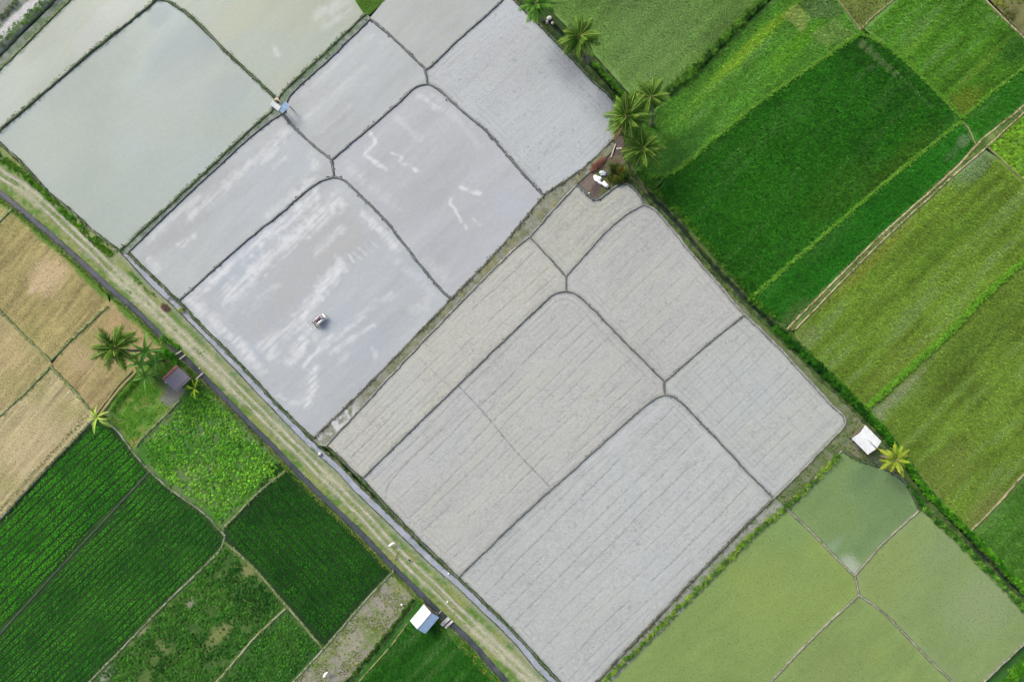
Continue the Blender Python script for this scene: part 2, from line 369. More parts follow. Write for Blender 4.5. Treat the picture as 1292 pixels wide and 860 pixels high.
# ------------------------------------------------------------------ the plan: banks, canal, track (8 cm units, origin top left of the view)
B = {
 'b1': [(-130, 272), (0, 164), (60, 113), (120, 62), (195, 2), (300, -92)],
 'b2': [(200, -1), (214, 3), (243, 23), (284, 64), (330, 107), (347, 123)],
 'b3La': [(461, 18), (410, 67), (353, 122), (345, 138)], 'b3Lb': [(345, 138), (310, 169), (256, 220), (204, 268), (151, 317)],
 'b3Ra': [(467, 24), (414, 76), (364, 124), (359, 141)], 'b3Rb': [(359, 141), (330, 161), (263, 221), (212, 269), (161, 319)],
 'b4': [(467, 24), (497, 49), (534, 85)], 'b5': [(536, 88), (543, 84), (570, 58), (635, 0), (735, -94)],
 'k1': [(535, 85), (538, 96), (539, 106)],
 'b6': [(539, 106), (525, 110), (499, 133), (463, 164), (418, 202)],
 'b7': [(539, 106), (549, 110), (578, 136), (614, 166), (650, 208), (686, 247)],
 'b8': [(357, 145), (370, 160), (395, 183), (418, 202)], 'k2': [(418, 202), (420, 212), (421, 223)],
 'b9': [(421, 223), (404, 229), (384, 243), (358, 266), (325, 292), (275, 335), (225, 380)],
 'b10': [(421, 223), (432, 226), (456, 248), (484, 276), (509, 307), (537, 343), (560, 369), (570, 377)],
 'sE': [(161, 319), (190, 346), (225, 380)],
 'sF': [(225, 380), (248, 404), (274, 430), (320, 477), (353, 513), (384, 543), (396, 553)],
 'b11Ua': [(774, 176), (740, 209), (686, 247)], 'b11Ub': [(686, 247), (640, 303), (570, 377)], 'b11Uc': [(570, 377), (517, 432), (460, 490), (396, 553)],
 'b11La': [(727, 233), (700, 262), (668, 299)], 'b11Lb': [(668, 299), (650, 313), (600, 362), (530, 434), (470, 498), (411, 562)],
 'b13': [(813, 258), (793, 269), (763, 294), (737, 323), (714, 349)],
 'b14': [(668, 299), (690, 322), (714, 349)], 'k3': [(714, 349), (714, 358), (714, 367)],
 'b16': [(714, 367), (727, 371), (750, 392), (784, 427), (838, 481)],
 'b17': [(714, 367), (699, 371), (678, 389), (640, 425), (548, 514), (456, 604)],
 'b15': [(939, 397), (900, 428), (838, 481)], 'k4': [(838, 481), (838, 490), (839, 498)],
 'b18': [(839, 498), (824, 504), (778, 543), (727, 589), (664, 645), (578, 728)],
 'b19': [(839, 498), (848, 500), (860, 508), (886, 535), (916, 566), (942, 594), (976, 628)],
 'nJ': [(727, 233), (737, 241), (746, 250), (754, 252), (764, 245), (776, 236), (784, 232), (792, 233), (801, 240), (809, 250), (813, 258)],
 'rK': [(813, 258), (826, 265), (852, 294), (875, 323), (906, 358), (939, 397)],
 'rN': [(939, 397), (970, 425), (1013, 471), (1046, 507), (1065, 526), (1066, 534), (1046, 557), (1010, 594), (976, 628)],
 'rO': [(976, 628), (911, 693), (830, 778), (750, 862), (670, 946)],
 'sL': [(411, 562), (432, 581), (456, 604)], 'sM': [(456, 604), (480, 630), (530, 682), (578, 728)], 'sO': [(578, 728), (640, 788), (706, 860), (780, 940)],
 # flooded green fields
 'p20': [(993, 642), (1021, 668), (1051, 699), (1078, 726)], 'p21': [(1078, 726), (1100, 700), (1118, 681), (1160, 643)],
 'kp': [(1078, 726), (1081, 738), (1084, 750)],
 'p22': [(1084, 750), (1046, 784), (1013, 816), (972, 860), (890, 945)], 'p23': [(1084, 750), (1115, 773), (1141, 799), (1172, 831), (1202, 860), (1290, 945)],
 'pL1': [(1062, 568), (1030, 602), (993, 642)], 'pL2': [(993, 642), (960, 670), (880, 750), (780, 851), (690, 941)],
 'pR1': [(1062, 568), (1085, 580), (1110, 588), (1140, 606), (1160, 643)], 'pR2': [(1160, 643), (1200, 676), (1245, 722), (1292, 770), (1330, 806)],
 'pB': [(1330, 775), (1292, 811), (1241, 860), (1160, 940)],
 # green fields to the north-east
 'q1': [(820, 222), (845, 220), (905, 172), (966, 124), (1031, 79), (1086, 42)],
 'q2': [(1022, -44), (1057, 0), (1086, 38)], 'q3': [(1086, 42), (1121, 61), (1167, 102), (1213, 150)],
 'q4': [(1213, 153), (1130, 219), (1050, 287), (962, 363), (945, 379)],
 'q5': [(1088, 36), (1100, 23), (1128, 0), (1230, -85)],
 'q6': [(1213, 150), (1250, 118), (1292, 86), (1430, -20)], 'q7': [(1213, 153), (1222, 163), (1231, 182)],
 'q8': [(1450, -10), (1292, 133), (1233, 182), (1210, 208), (1100, 308), (993, 415)], 'q9': [(1455, 2), (1292, 142), (1240, 190), (1214, 212), (1105, 312), (1003, 416)],
 'q10': [(1430, 210), (1292, 328), (1240, 374), (1192, 424), (1140, 470), (1090, 516)],
 'q11': [(1430, 470), (1292, 598), (1258, 636), (1222, 672)], 'q12': [(1245, 184), (1270, 208), (1292, 228), (1430, 350)],
 'rA': [(-130, 213), (0, 88), (50, 38), (88, 0), (180, -92)], 'rH': [(776, 150), (776, 130), (747, 101), (704, 55), (649, 0), (600, -50)],
 'q13': [(1160, -90), (1243, 0), (1292, 48), (1430, 170)],
 # west side
 'sB': [(-130, 62), (0, 181), (33, 211), (61, 243), (90, 266), (115, 289), (151, 317)],
 't1': [(136, 386), (92, 427), (64, 455)], 't2': [(-60, 338), (0, 392), (33, 425), (64, 455)], 't3': [(64, 462), (30, 497), (0, 524), (-120, 640)],
 't4': [(64, 462), (90, 488), (112, 514), (124, 526)], 't5': [(170, 470), (150, 491), (124, 526)], 't6': [(122, 526), (75, 575), (10, 645), (-120, 785)],
 't0': [(16, 263), (0, 279), (-110, 385)],
 'g1': [(128, 530), (145, 540), (165, 566), (189, 594), (222, 622), (256, 646), (284, 676)], 'g2': [(228, 504), (200, 532), (176, 557), (172, 562)],
 'g3': [(360, 594), (340, 609), (320, 627), (284, 664)], 'g4': [(189, 594), (146, 641), (70, 722), (0, 799), (-120, 930)],
 'g5': [(284, 676), (279, 691), (215, 755), (113, 860), (30, 945)], 'g6': [(283, 684), (300, 697), (330, 727), (362, 764), (407, 817)],
 'g7': [(497, 719), (455, 764), (412, 814), (370, 860), (295, 945)], 'g8': [(362, 766), (320, 806), (275, 858), (190, 945)],
 'g9': [(524, 757), (500, 790), (448, 852), (365, 945)], 'g10': [(514, 786), (495, 812), (455, 857), (375, 945)],
}
B = {k: smooth(v, 2.5) for k, v in B.items()}
CANAL = smooth([(-150, 105), (0, 243), (26, 264), (59, 292), (102, 330), (136, 361), (174, 394), (205, 425), (256, 474), (281, 499), (320, 539), (353, 571), (381, 601), (422, 641), (461, 678), (499, 718), (532, 750), (558, 776), (589, 804), (635, 855), (740, 965)], 3)
SIDE = smooth([(150, 311), (164, 325), (192, 356), (222, 384), (245, 407), (268, 430), (320, 485), (358, 525), (386, 555), (404, 571), (427, 591), (448, 614), (475, 640), (504, 668), (550, 712), (578, 736), (609, 766), (650, 806), (680, 842), (700, 862), (780, 950)], 3)
TRACK = smooth([(-150, 85), (0, 218), (31, 238), (64, 266), (102, 302), (133, 333), (166, 363), (200, 394), (230, 424), (278, 470), (320, 512), (353, 545), (397, 588), (455, 646), (494, 688), (520, 714), (550, 742), (589, 781), (650, 838), (760, 945)], 3)
DITCH = smooth([(652, -22), (681, 14), (708, 42), (737, 72), (758, 95), (781, 122), (791, 150), (796, 190), (797, 218), (819, 246), (857, 283), (891, 325), (921, 358), (970, 405), (1000, 434), (1050, 484), (1089, 522), (1128, 566), (1164, 618), (1187, 642), (1218, 674), (1243, 703), (1292, 750), (1420, 880)], 3)
def PL(*items):
    out = []
    for it in items:
        if isinstance(it, str):
            a = B[it[1:]][::-1] if it[0] == '-' else B[it]
            out += [tuple(p) for p in a]
        else: out.append(it)
    return np.array(out)
def between(line, d, x0, x1):
    """stretch of an offset line between two x values"""
    q = offset(line, d); k = (q[:, 0] >= x0) & (q[:, 0] <= x1); return [tuple(p) for p in q[k]]
CANW = 3.9
canL = lambda a, b: between(CANAL, CANW + 0.6, a, b)        # south-west bank
canR = lambda a, b: between(CANAL, -CANW - 0.6, a, b)
if offset(CANAL, 5)[100][1] < CANAL[100][1]: canL, canR = canR, canL
print('canal side check', offset(CANAL, 5)[100] - CANAL[100])

# ------------------------------------------------------------------ what the ground looks like
def strokes(x, y, lst, seed=0):
    m = np.zeros(x.shape); jn = fbm(x / 6, y / 6, 40 + seed, 3) - .5
    u, v = uv(x, y); br = fbm(u / 26, v / 3.0, 50 + seed, 3) * .7 + fbm(x / 7, y / 7, 51 + seed, 3) * .3
    for pl, wd, st in lst:
        pl = smooth(pl, 4) if len(pl) > 2 else np.array(pl, float)
        x0, y0 = pl.min(0) - wd * 3; x1, y1 = pl.max(0) + wd * 3
        k = (x > x0) & (x < x1) & (y > y0) & (y < y1)
        if not k.any(): continue
        d, _, _ = dline(pl, x[k], y[k])
        m[k] = np.maximum(m[k], ss(wd * 1.9, 0.0, d + jn[k] * wd * 2.2) * min(1, st * 1.15) * ss(0.2, 0.66, br[k]))
    return m
def water(base, streak=0.5, lst=(), brown=(), seed=0, pale=(216, 220, 223), dark=None, ang=ANG, blotch=()):
    base = np.array(base, float)
    def f(x, y):
        u, v = uv(x, y, ang); n1 = fbm(u / 95, v / 20, seed + 1, 4); n2 = fbm(x / 110, y / 110, seed + 2, 3); n3 = fbm(u / 26, v / 4.5, seed + 3, 3); n4 = fbm(x / 5, y / 5, seed + 4, 2)
        tone = 1 + (n1 - .5) * .16 * streak * 2 + (n2 - .5) * .16 + (n3 - .5) * .07 * streak * 2 + (n4 - .5) * .05
        c = C(*base) * tone[:, None]
        c = mix(c, C(*(base + np.array([-6, 0, 9]))), ss(.45, .75, n2) * .5)
        wet = 0.35 + .65 * ss(.35, .6, n2)
        z = (n3 - .5) * .012
        for (bx, by, rx, ry, cc, st) in blotch:
            uu, vv = uv(x - bx, y - by, ang); d = np.hypot(uu / rx, vv / ry) + (n1 - .5) * .5 + (n3 - .5) * .25
            c = mix(c, C(*cc), ss(1.1, .5, d) * st)
        for pl, cc, st in brown:
            pa_ = np.array(pl, float); dd = dline(pa_, x, y, True)[0] * np.where(inside(pa_, x, y), 1, -1); ins = ss(-14, 16, dd + (n3 - .5) * 34 + (n1 - .5) * 24) * st * (.6 + .4 * ss(.35, .6, n3))
            c = mix(c, C(*cc), ins); wet = wet * (1 - .5 * ins)
        if lst:
            m = strokes(x, y, lst, seed); c = mix(c, C(*pale), m); z = z + m * .015
        return np.c_[c, wet], z
    return f
def ruts(x, y, sp, seed, ang=ANG, wob=2.0, wd=0.75, ph=0.0, along=60):
    u, v = uv(x, y, ang); vv = v + (fbm(u / 60, v * 0 + np.floor(v / sp), seed, 2) - .5) * wob * 2 + (fbm(u / 160, v / 160, seed + 2, 2) - .5) * 10 + ph
    k = np.floor(vv / sp); d = np.abs(vv - (k + .5) * sp)
    on = ss(.38, .55, fbm(u / along, k * 7.3, seed + 5, 3) + .06) * (.45 + .55 * ss(.3, .6, vn(u / 2.2, k * 3.1, seed + 8))) * (.6 + .4 * hsh(k, k * 0 + 3, seed))
    return ss(wd * 1.7, wd * .4, d) * on
def mud(base, seed, sp=14, extra=(), warm=.5, cross=False, ang=ANG, pale=(), grain=1.0, deep=1.0):
    base = np.array(base, float)
    def f(x, y, poly=None):
        u, v = uv(x, y, ang)
        n1 = fbm(u / 120, v / 11, seed, 4); n2 = fbm(x / 80, y / 80, seed + 2, 3); n3 = fbm(u / 6, v / 3.2, seed + 3, 3); n4 = fbm(x / 1.9, y / 1.9, seed + 4, 2)
        tone = 1 + (n1 - .5) * .13 + (n2 - .5) * .14 + (n3 - .5) * .11 * grain + (n4 - .5) * .26 * grain
        c = C(*base) * tone[:, None]
        c = mix(c, C(*(base + np.array([3, 1, -8]))), ss(.45, .7, n1) * warm * .6)
        c = mix(c, C(*(base + np.array([-3, 0, 6]))), ss(.5, .75, n2) * .35)
        r = ruts(x, y, sp, seed + 20, ang, wd=.62) * .68 * deep
        r = np.maximum(r, ruts(x, y, sp * .5, seed + 30, ang, ph=3, wd=.6, along=22) * .14)
        if cross: r = np.maximum(r, ruts(x, y, sp * 1.3, seed + 40, ang + math.pi / 2, along=35, wd=.6) * .3)
        if poly is not None:
            e = dline(poly, x, y, True)[0]; k = np.floor(e / 6.5); hl = ss(1.0, .2, np.abs(e - (k + .5) * 6.5 + (n1 - .5) * 2)) * ss(40, 8, e) * ss(.35, .6, fbm(x / 18, y / 18, seed + 90, 2)); r = np.maximum(r * ss(3, 14, e), hl * .30)
            c = c * (1 - .10 * ss(7, 1, e + (n2 - .5) * 6))[:, None]
        dots = ss(.75, .86, vn(x / 1.7, y / 1.7, seed + 60)) * ss(.45, .65, fbm(u / 30, v / 14, seed + 61, 2)) * .35
        r = np.maximum(r, dots)
        for pl, wd, st in extra:
            P_ = smooth(pl, 3); d, _, _ = dline(P_, x, y); r = np.maximum(r, ss(wd * 1.6, wd * .4, d + (n4 - .5) * .8) * st * (.5 + .5 * ss(.25, .5, vn(x / 3, y / 3, seed + 77))))
        c = mix(c, C(112, 116, 118), r)
        if len(pale):
            m = strokes(x, y, pale, seed); c = mix(c, C(202, 207, 210), m * .8)
        z = -r * .04 + (n3 - .5) * .010 + (n4 - .5) * .012
        return np.c_[c, ss(.5, .75, n2) * .5], z
    return f
F_ST = [([(398, 247), (360, 280), (320, 312), (275, 350), (240, 375)], 6, .9), ([(424, 255), (380, 292), (320, 343), (285, 372)], 9, .75), ([(458, 270), (480, 292), (500, 313)], 4.5, .8),
        ([(430, 335), (412, 356), (392, 386), (371, 408)], 8, .9), ([(371, 408), (345, 428), (330, 436)], 7, .6),
        ([(384, 430), (374, 445), (365, 458)], 6, .95), ([(420, 426), (405, 441), (386, 461)], 4, .9), ([(398, 466), (394, 486), (388, 508)], 5, .8), ([(388, 508), (372, 508), (352, 500)], 3, .6),
        ([(338, 436), (344, 448)], 8, .7), ([(318, 452), (326, 462)], 6, .8), ([(243, 382), (262, 398), (296, 428), (330, 466)], 6, .7),
        ([(445, 318), (456, 328)], 1.3, .38), ([(452, 312), (464, 323)], 1.3, .4), ([(460, 309), (470, 318)], 1.2, .35), ([(468, 305), (478, 313)], 1.2, .35), ([(440, 322), (446, 330)], 1.8, .8),
        ([(494, 372), (476, 382), (452, 398)], 4, .4), ([(470, 410), (440, 430), (418, 446)], 3, .6), ([(524, 390), (534, 386), (544, 372)], 6, .35), ([(470, 440), (474, 450)], 3, .4), ([(438, 446), (428, 458)], 3, .45),
        ([(330, 300), (300, 322), (270, 345)], 5, .5), ([(430, 290), (400, 318)], 5, .45), ([(420, 430), (460, 400)], 3, .5), ([(384, 412), (400, 420), (402, 428)], 8, .45), ([(240, 392), (262, 420), (300, 460)], 5, .4), ([(350, 360), (310, 395)], 4, .35), ([(500, 330), (530, 352), (545, 372)], 5, .3)]
G_ST = [([(468, 170), (474, 180), (461, 194), (472, 203), (486, 214)], 2.3, .85), ([(494, 193), (507, 199), (505, 206), (516, 208), (526, 216)], 2.1, .8), ([(528, 122), (540, 128), (558, 138)], 4, .6), ([(583, 236), (592, 241), (606, 245)], 2.4, .8), ([(570, 250), (568, 256), (574, 264), (582, 280)], 2.0, .85), ([(598, 277), (606, 284)], 2, .7), ([(586, 285), (589, 289)], 2, .6), ([(440, 210), (470, 236), (500, 262)], 5, .3), ([(545, 120), (575, 150), (605, 185)], 4, .25), ([(500, 150), (530, 175)], 4, .25), ([(540, 330), (560, 350)], 6, .3)]
E_ST = [([(365, 165), (330, 195), (290, 230), (240, 275)], 5, .5), ([(400, 226), (370, 250), (340, 275)], 6, .55), ([(392, 195), (398, 212)], 5, .5), ([(245, 298), (225, 310)], 3, .55), ([(190, 300), (220, 275), (250, 250)], 5, .4), ([(200, 340), (190, 328)], 4, .5), ([(330, 205), (352, 188), (360, 182)], 3, .5), ([(345, 210), (358, 200)], 3, .5)]
D_ST = [([(380, 120), (410, 95), (440, 68), (470, 44)], 3, .3), ([(384, 150), (420, 120), (460, 84)], 3, .25), ([(400, 170), (440, 134)], 3, .25)]

# name, outline, painter, sheet material, step, label
def grow(poly, d=1.0):
    c = poly.mean(0); v = poly - c; return c + v * (1 + d / np.maximum(np.linalg.norm(v, axis=1), 1))[:, None]
FIELDS = []
def fld(name, poly, painter, mat, step, label, ang=ANG): P_ = np.asarray(poly, float); FIELDS.append((name, P_, (lambda x, y: painter(x, y, P_)) if mat == 'worked_mud' else painter, mat, step, label, ang))
fld('paddy_field', PL('-b1', (-130, 215), (0, 88), (50, 38), (88, 0), (180, -92)), water((178, 187, 176), .4, seed=1, blotch=[(130, 30, 60, 20, (190, 194, 194), .5)]), 'silty_water', 2.0, 'long pale flooded paddy beside the clipped hedge and pale road')
fld('paddy_field', PL('-b2', (196, 2), (120, 62), (60, 113), (0, 164), (-130, 272), (-130, 62), (0, 181), (33, 211), (61, 243), (90, 266), (115, 289), (151, 317), '-b3Lb'), water((171, 183, 177), .25, seed=2, blotch=[(235, 65, 70, 40, (158, 172, 173), .8), (200, 20, 20, 14, (152, 168, 170), .6), (60, 190, 80, 40, (176, 187, 176), .5), (215, 130, 90, 45, (175, 184, 179), .5), (290, 120, 40, 30, (164, 176, 178), .5)]), 'silty_water', 2.0, 'largest grey green flooded paddy, smooth water, cornering on the little two part shelter')
fld('paddy_field', PL('b2', '-b3La', (446, -4), (380, -92), (300, -92), (200, -1)), water((171, 179, 164), .4, seed=3, lst=[([(400, 22), (425, 8), (440, 3)], 7, .4), ([(410, 35), (440, 12)], 5, .35), ([(345, 58), (352, 70)], 3, .5)], blotch=[(300, 20, 60, 25, (176, 183, 163), .6)]), 'silty_water', 2.0, 'olive grey flooded paddy north of the little two part shelter')
fld('paddy_field', PL('b4', (540, 86), 'b5', (570, -92), (487, 0)), water((178, 184, 182), .6, seed=4), 'silty_water', 2.0, 'small pale grey paddy wedged between two mud banks that meet at a fork')
fld('paddy_field', PL('b3Ra', 'b8', '-b6', '-k1', '-b4'), water((180, 186, 187), .9, D_ST, seed=5), 'silty_water', 1.3, 'bluish grey silty paddy with faint tracks right beside the two part shelter')
fld('paddy_field', PL('-b3Rb', 'b8', 'k2', 'b9', '-sE'), water((181, 187, 189), .9, E_ST, seed=6), 'silty_water', 1.3, 'long narrow blue grey silty paddy with a few white streaks')
fld('paddy_field', PL('b10', 'b11Uc', '-sF', '-b9'), water((181, 187, 191), .8, F_ST, brown=[([(350, 300), (398, 262), (440, 262), (470, 300), (432, 332), (400, 368), (372, 402), (335, 432), (318, 420), (335, 380), (325, 340)], (178, 180, 179), .7)], seed=7), 'silty_water', 1.2, 'silty paddy being worked by the hand tractor, broad white streaks')
fld('paddy_field', PL('b7', 'b11Ub', '-b10', '-k2', '-b6'), water((183, 187, 192), .6, G_ST, seed=8), 'silty_water', 1.3, 'smooth bluish paddy with a few white broken crusts in the middle')
fld('paddy_field', PL('-b5', 'k1', 'b7', '-b11Ua', (774, 168), (776, 130), (747, 101), (704, 55), (649, 0), (590, -60), (735, -94)), mud((184, 190, 193), 9, 10, warm=.15, grain=.7, deep=.25), 'worked_mud', 1.2, 'grey paddy of rough wet mud bordering the row of palms')
fld('paddy_field', PL('nJ', 'b13', '-b14', '-b11La'), mud((180, 183, 175), 10, 12, warm=.6, deep=.5, grain=1.2), 'worked_mud', 1.2, 'smallest drained mud paddy, notched round the patch of bare soil')
fld('paddy_field', PL('b13', 'k3', 'b16', '-b15', '-rK'), mud((183, 186, 183), 11, 15, warm=.5, deep=.7, pale=()), 'worked_mud', 1.2, 'drained mud paddy with faint ruts along the hedged ditch')
fld('paddy_field', PL('b14', 'k3', 'b17', '-sL', '-b11Lb'), mud((187, 189, 182), 12, 13, warm=.7, extra=[([(530, 452), (548, 470), (570, 490)], 1.0, .3)]), 'worked_mud', 1.2, 'long strip of drained mud beside the double bank with a footpath')
fld('paddy_field', PL('b17', 'sM', '-b18', '-k4', '-b16'), mud((184, 187, 184), 13, 13, warm=.55, extra=[([(578, 486), (610, 520), (650, 568), (692, 612)], .9, .7), ([(486, 636), (489, 615), (510, 588), (560, 540)], 1.0, .45), ([(560, 545), (580, 525), (612, 505)], 2.2, .22), ([(745, 405), (790, 450), (828, 486)], 1.2, .25), ([(590, 462), (640, 425)], 1.5, .2)]), 'worked_mud', 1.15, 'drained mud paddy crossed by one thin straight line at right angles to its ruts')
fld('paddy_field', PL('b15', 'k4', 'b19', '-rN'), mud((182, 187, 184), 14, 12, warm=.35, cross=True, deep=.7), 'worked_mud', 1.2, 'drained mud paddy with criss-cross ruts near the white roofed hut')
fld('paddy_field', PL('b18', 'sO', '-rO', '-b19'), mud((184, 189, 188), 15, 17, warm=.3, pale=[([(835, 512), (800, 538), (770, 562), (740, 585)], 6, .45), ([(838, 512), (850, 520)], 6, .4), ([(870, 530), (905, 565), (940, 600)], 4, .35), ([(812, 612), (812, 614)], 6, .3)]), 'worked_mud', 1.15, 'broadest drained mud paddy with long evenly spaced ruts')

def algae(base, seed, blotch=(), ang=ANG):
    base = np.array(base, float)
    def f(x, y):
        u, v = uv(x, y, ang); n1 = fbm(u / 60, v / 12, seed, 4); n2 = fbm(x / 70, y / 70, seed + 2, 3); n3 = fbm(u / 10, v / 5, seed + 3, 3)
        c = C(*base) * (1 + (n1 - .5) * .22 + (n2 - .5) * .2 + (n3 - .5) * .12)[:, None]
        c = mix(c, C(*(base + np.array([4, -1, -16]))), ss(.45, .7, n2) * .4)
        for (bx, by, rx, ry, cc, st) in blotch:
            uu, vv = uv(x - bx, y - by, ang); c = mix(c, C(*cc), ss(1.2, .3, np.hypot(uu / rx, vv / ry) + (n1 - .5) * .6) * st)
        return c, (n3 - .5) * .01
    return f
P1 = PL('pL1', 'p20', 'p21', '-pR1'); P2 = PL('-p20', 'pL2', '-p22', '-kp')
P3 = PL('kp', 'p23', (1300, 945), (1160, 940), '-pB', '-pR2', '-p21'); P4 = PL('p22', (890, 945), (1290, 945), '-p23')
P3 = PL('kp', (1115, 773), (1141, 799), (1172, 831), (1202, 860), (1222, 880), '-pB', '-pR2', '-p21')
fld('paddy_field', P1, algae((122, 150, 98), 21, [(1075, 715, 14, 22, (172, 186, 164), .9), (1050, 690, 24, 8, (150, 170, 140), .5), (1090, 600, 30, 20, (104, 132, 92), .6)]), 'algae_water', 2.5, 'dull green flooded paddy right below the white roofed hut')
fld('paddy_field', P2, algae((136, 161, 92), 22, [(1000, 660, 40, 30, (128, 160, 100), .6), (960, 740, 60, 40, (148, 168, 88), .5)]), 'algae_water', 2.5, 'yellowish green flooded paddy along the leafy bank below the drained mud')
fld('paddy_field', P3, algae((138, 160, 102), 23, [(1240, 760, 60, 50, (146, 164, 118), .7), (1190, 690, 40, 30, (138, 158, 110), .6), (1110, 760, 40, 30, (140, 160, 90), .5)]), 'algae_water', 2.5, 'pale green flooded paddy between grey banks and the hedged ditch')
fld('paddy_field', P4, algae((137, 160, 94), 24, [(1050, 850, 40, 30, (138, 156, 96), .5)]), 'algae_water', 2.5, 'green flooded paddy inside the angle of two bare grey banks')

def turf(base, seed, n_amt=.3, muds=(120, 140, 100), mt=.25, ang=ANG, blotch=(), st=1.0, patches=()):
    base = np.array(base, float)
    def f(x, y):
        u, v = uv(x, y, ang); n1 = fbm(u / 90, v / 9, seed, 4); n2 = fbm(x / 60, y / 60, seed + 2, 3); n3 = fbm(x / 4, y / 4, seed + 3, 3)
        c = C(*base) * (1 + (n1 - .5) * n_amt * 1.6 * st + (n2 - .5) * n_amt * 1.3 + (n3 - .5) * n_amt)[:, None]
        c = mix(c, C(*muds), ss(.55, .75, n1) * mt * st)
        for (bx, by, rx, ry, cc, sb) in blotch:
            uu, vv = uv(x - bx, y - by, ang); c = mix(c, C(*cc), ss(1.15, .45, np.hypot(uu / rx, vv / ry) + (n1 - .5) * .5 + (n3 - .5) * .3) * sb)
        for pl, cc, sb in patches:
            c = mix(c, C(*cc), inside(np.array(pl, float), x + (n3 - .5) * 7, y + (n1 - .5) * 7).astype(float) * sb * (.75 + .5 * (n3 - .3)).clip(0, 1))
        return c, (n3 - .5) * .04
    return f
def ditchR(x0, x1, d=5): return between(DITCH, -d if offset(DITCH, 5)[200][0] < DITCH[200][0] else d, x0, x1)
QQ = np.array([(640, -90), (664, -24), (700, 18), (728, 45), (754, 72), (793, 116), (806, 130), (842, 122), (890, 77), (930, 35), (968, 0), (1060, -95)])
RR = np.array([(850, 118), (892, 82), (932, 40), (970, 4), (1066, -90), (990, -90), (1050, -2), (1068, 20), (1086, 42), (1031, 79), (966, 124), (905, 172), (845, 220), (822, 232), (808, 215), (806, 190), (812, 150)])
RR = np.array([(850, 118), (892, 82), (932, 40), (970, 4), (1022, -44), (1055, -2), (1086, 40), (1031, 79), (966, 124), (905, 172), (845, 220), (824, 240), (806, 220), (800, 190), (812, 150)])
SS_ = np.array([(1086, 42), (1121, 61), (1167, 102), (1213, 152), (1130, 219), (1050, 287), (962, 363), (947, 378), (927, 352), (893, 313), (860, 276), (830, 240), (845, 221), (905, 172), (966, 124), (1031, 79)])
TT = np.array([(1092, 34), (1128, 2), (1230, -88), (1165, -90), (1243, 0), (1292, 48), (1420, 165), (1430, -20), (1292, 86), (1250, 118), (1213, 150), (1167, 102), (1121, 61)])
TT = np.array([(1090, 36), (1128, 2), (1190, -50), (1243, 0), (1292, 48), (1360, 105), (1430, 170), (1430, -20), (1292, 86), (1250, 118), (1213, 150), (1167, 102), (1121, 61)])
TT = np.array([(1090, 36), (1128, 2), (1190, -50), (1243, 0), (1292, 48), (1310, 66), (1292, 86), (1250, 118), (1213, 150), (1167, 102), (1121, 61)])
UU = np.array([(1214, 152), (1250, 119), (1292, 87), (1312, 68), (1420, 10), (1292, 130), (1233, 180), (1222, 163)])
VV = np.array([(1213, 155), (1222, 164), (1232, 184), (1208, 206), (1100, 306), (990, 413), (970, 400), (947, 380), (962, 364), (1050, 288), (1130, 220)])
WW = np.array([(1243, 190), (1270, 208), (1292, 229), (1430, 352), (1430, 212), (1292, 328), (1240, 374), (1192, 424), (1140, 470), (1090, 516), (1050, 478), (1005, 432), (1003, 418), (1105, 314), (1214, 214)])
WW = np.array([(1243, 190), (1270, 208), (1292, 229), (1430, 350), (1430, 352), (1400, 236), (1292, 328), (1240, 374), (1192, 424), (1140, 470), (1090, 516), (1050, 478), (1005, 432), (1003, 418), (1105, 314), (1214, 214)])
XX = np.array([(1430, 214), (1292, 329), (1240, 375), (1192, 425), (1140, 471), (1092, 518), (1130, 562), (1170, 612), (1196, 642), (1222, 671), (1258, 634), (1292, 596), (1430, 468)])
YY = np.array([(1224, 674), (1260, 638), (1292, 602), (1430, 474), (1430, 860), (1292, 738), (1248, 694)])
ZZ = np.array([(1248, 184), (1295, 144), (1440, 20), (1440, 350), (1292, 226), (1270, 206)])
Z2 = np.array([(1248, -2), (1292, 44), (1430, 164), (1440, -90), (1170, -90)])
Z3 = np.array([(1056, 0), (1088, 38), (1128, -1), (1200, -62), (1022, -44)])
WORN = [(1088 + i * 8.2, 56 + i * 7.6, 7 - i * .4, 6.5 - i * .4, (112, 134, 92), .75) for i in range(6)] + [(1136 + i * 4, 98 + i * 3.8, 3.2, 2.6, (84, 124, 70), .55) for i in range(11)] + [(1083, 98, 9, 4, (86, 120, 70), .6), (1098, 86, 8, 4, (92, 122, 76), .6)]
PATCH = {32: [([(986, 18), (1006, 4), (1022, 24), (1014, 42), (1008, 40)], (150, 168, 92), .85), ([(1020, 44), (1052, 24), (1078, 44), (1042, 60)], (124, 156, 82), .8), ([(1008, 2), (1040, -8), (1064, 18), (1050, 24), (1024, 24)], (98, 124, 78), .7)]}
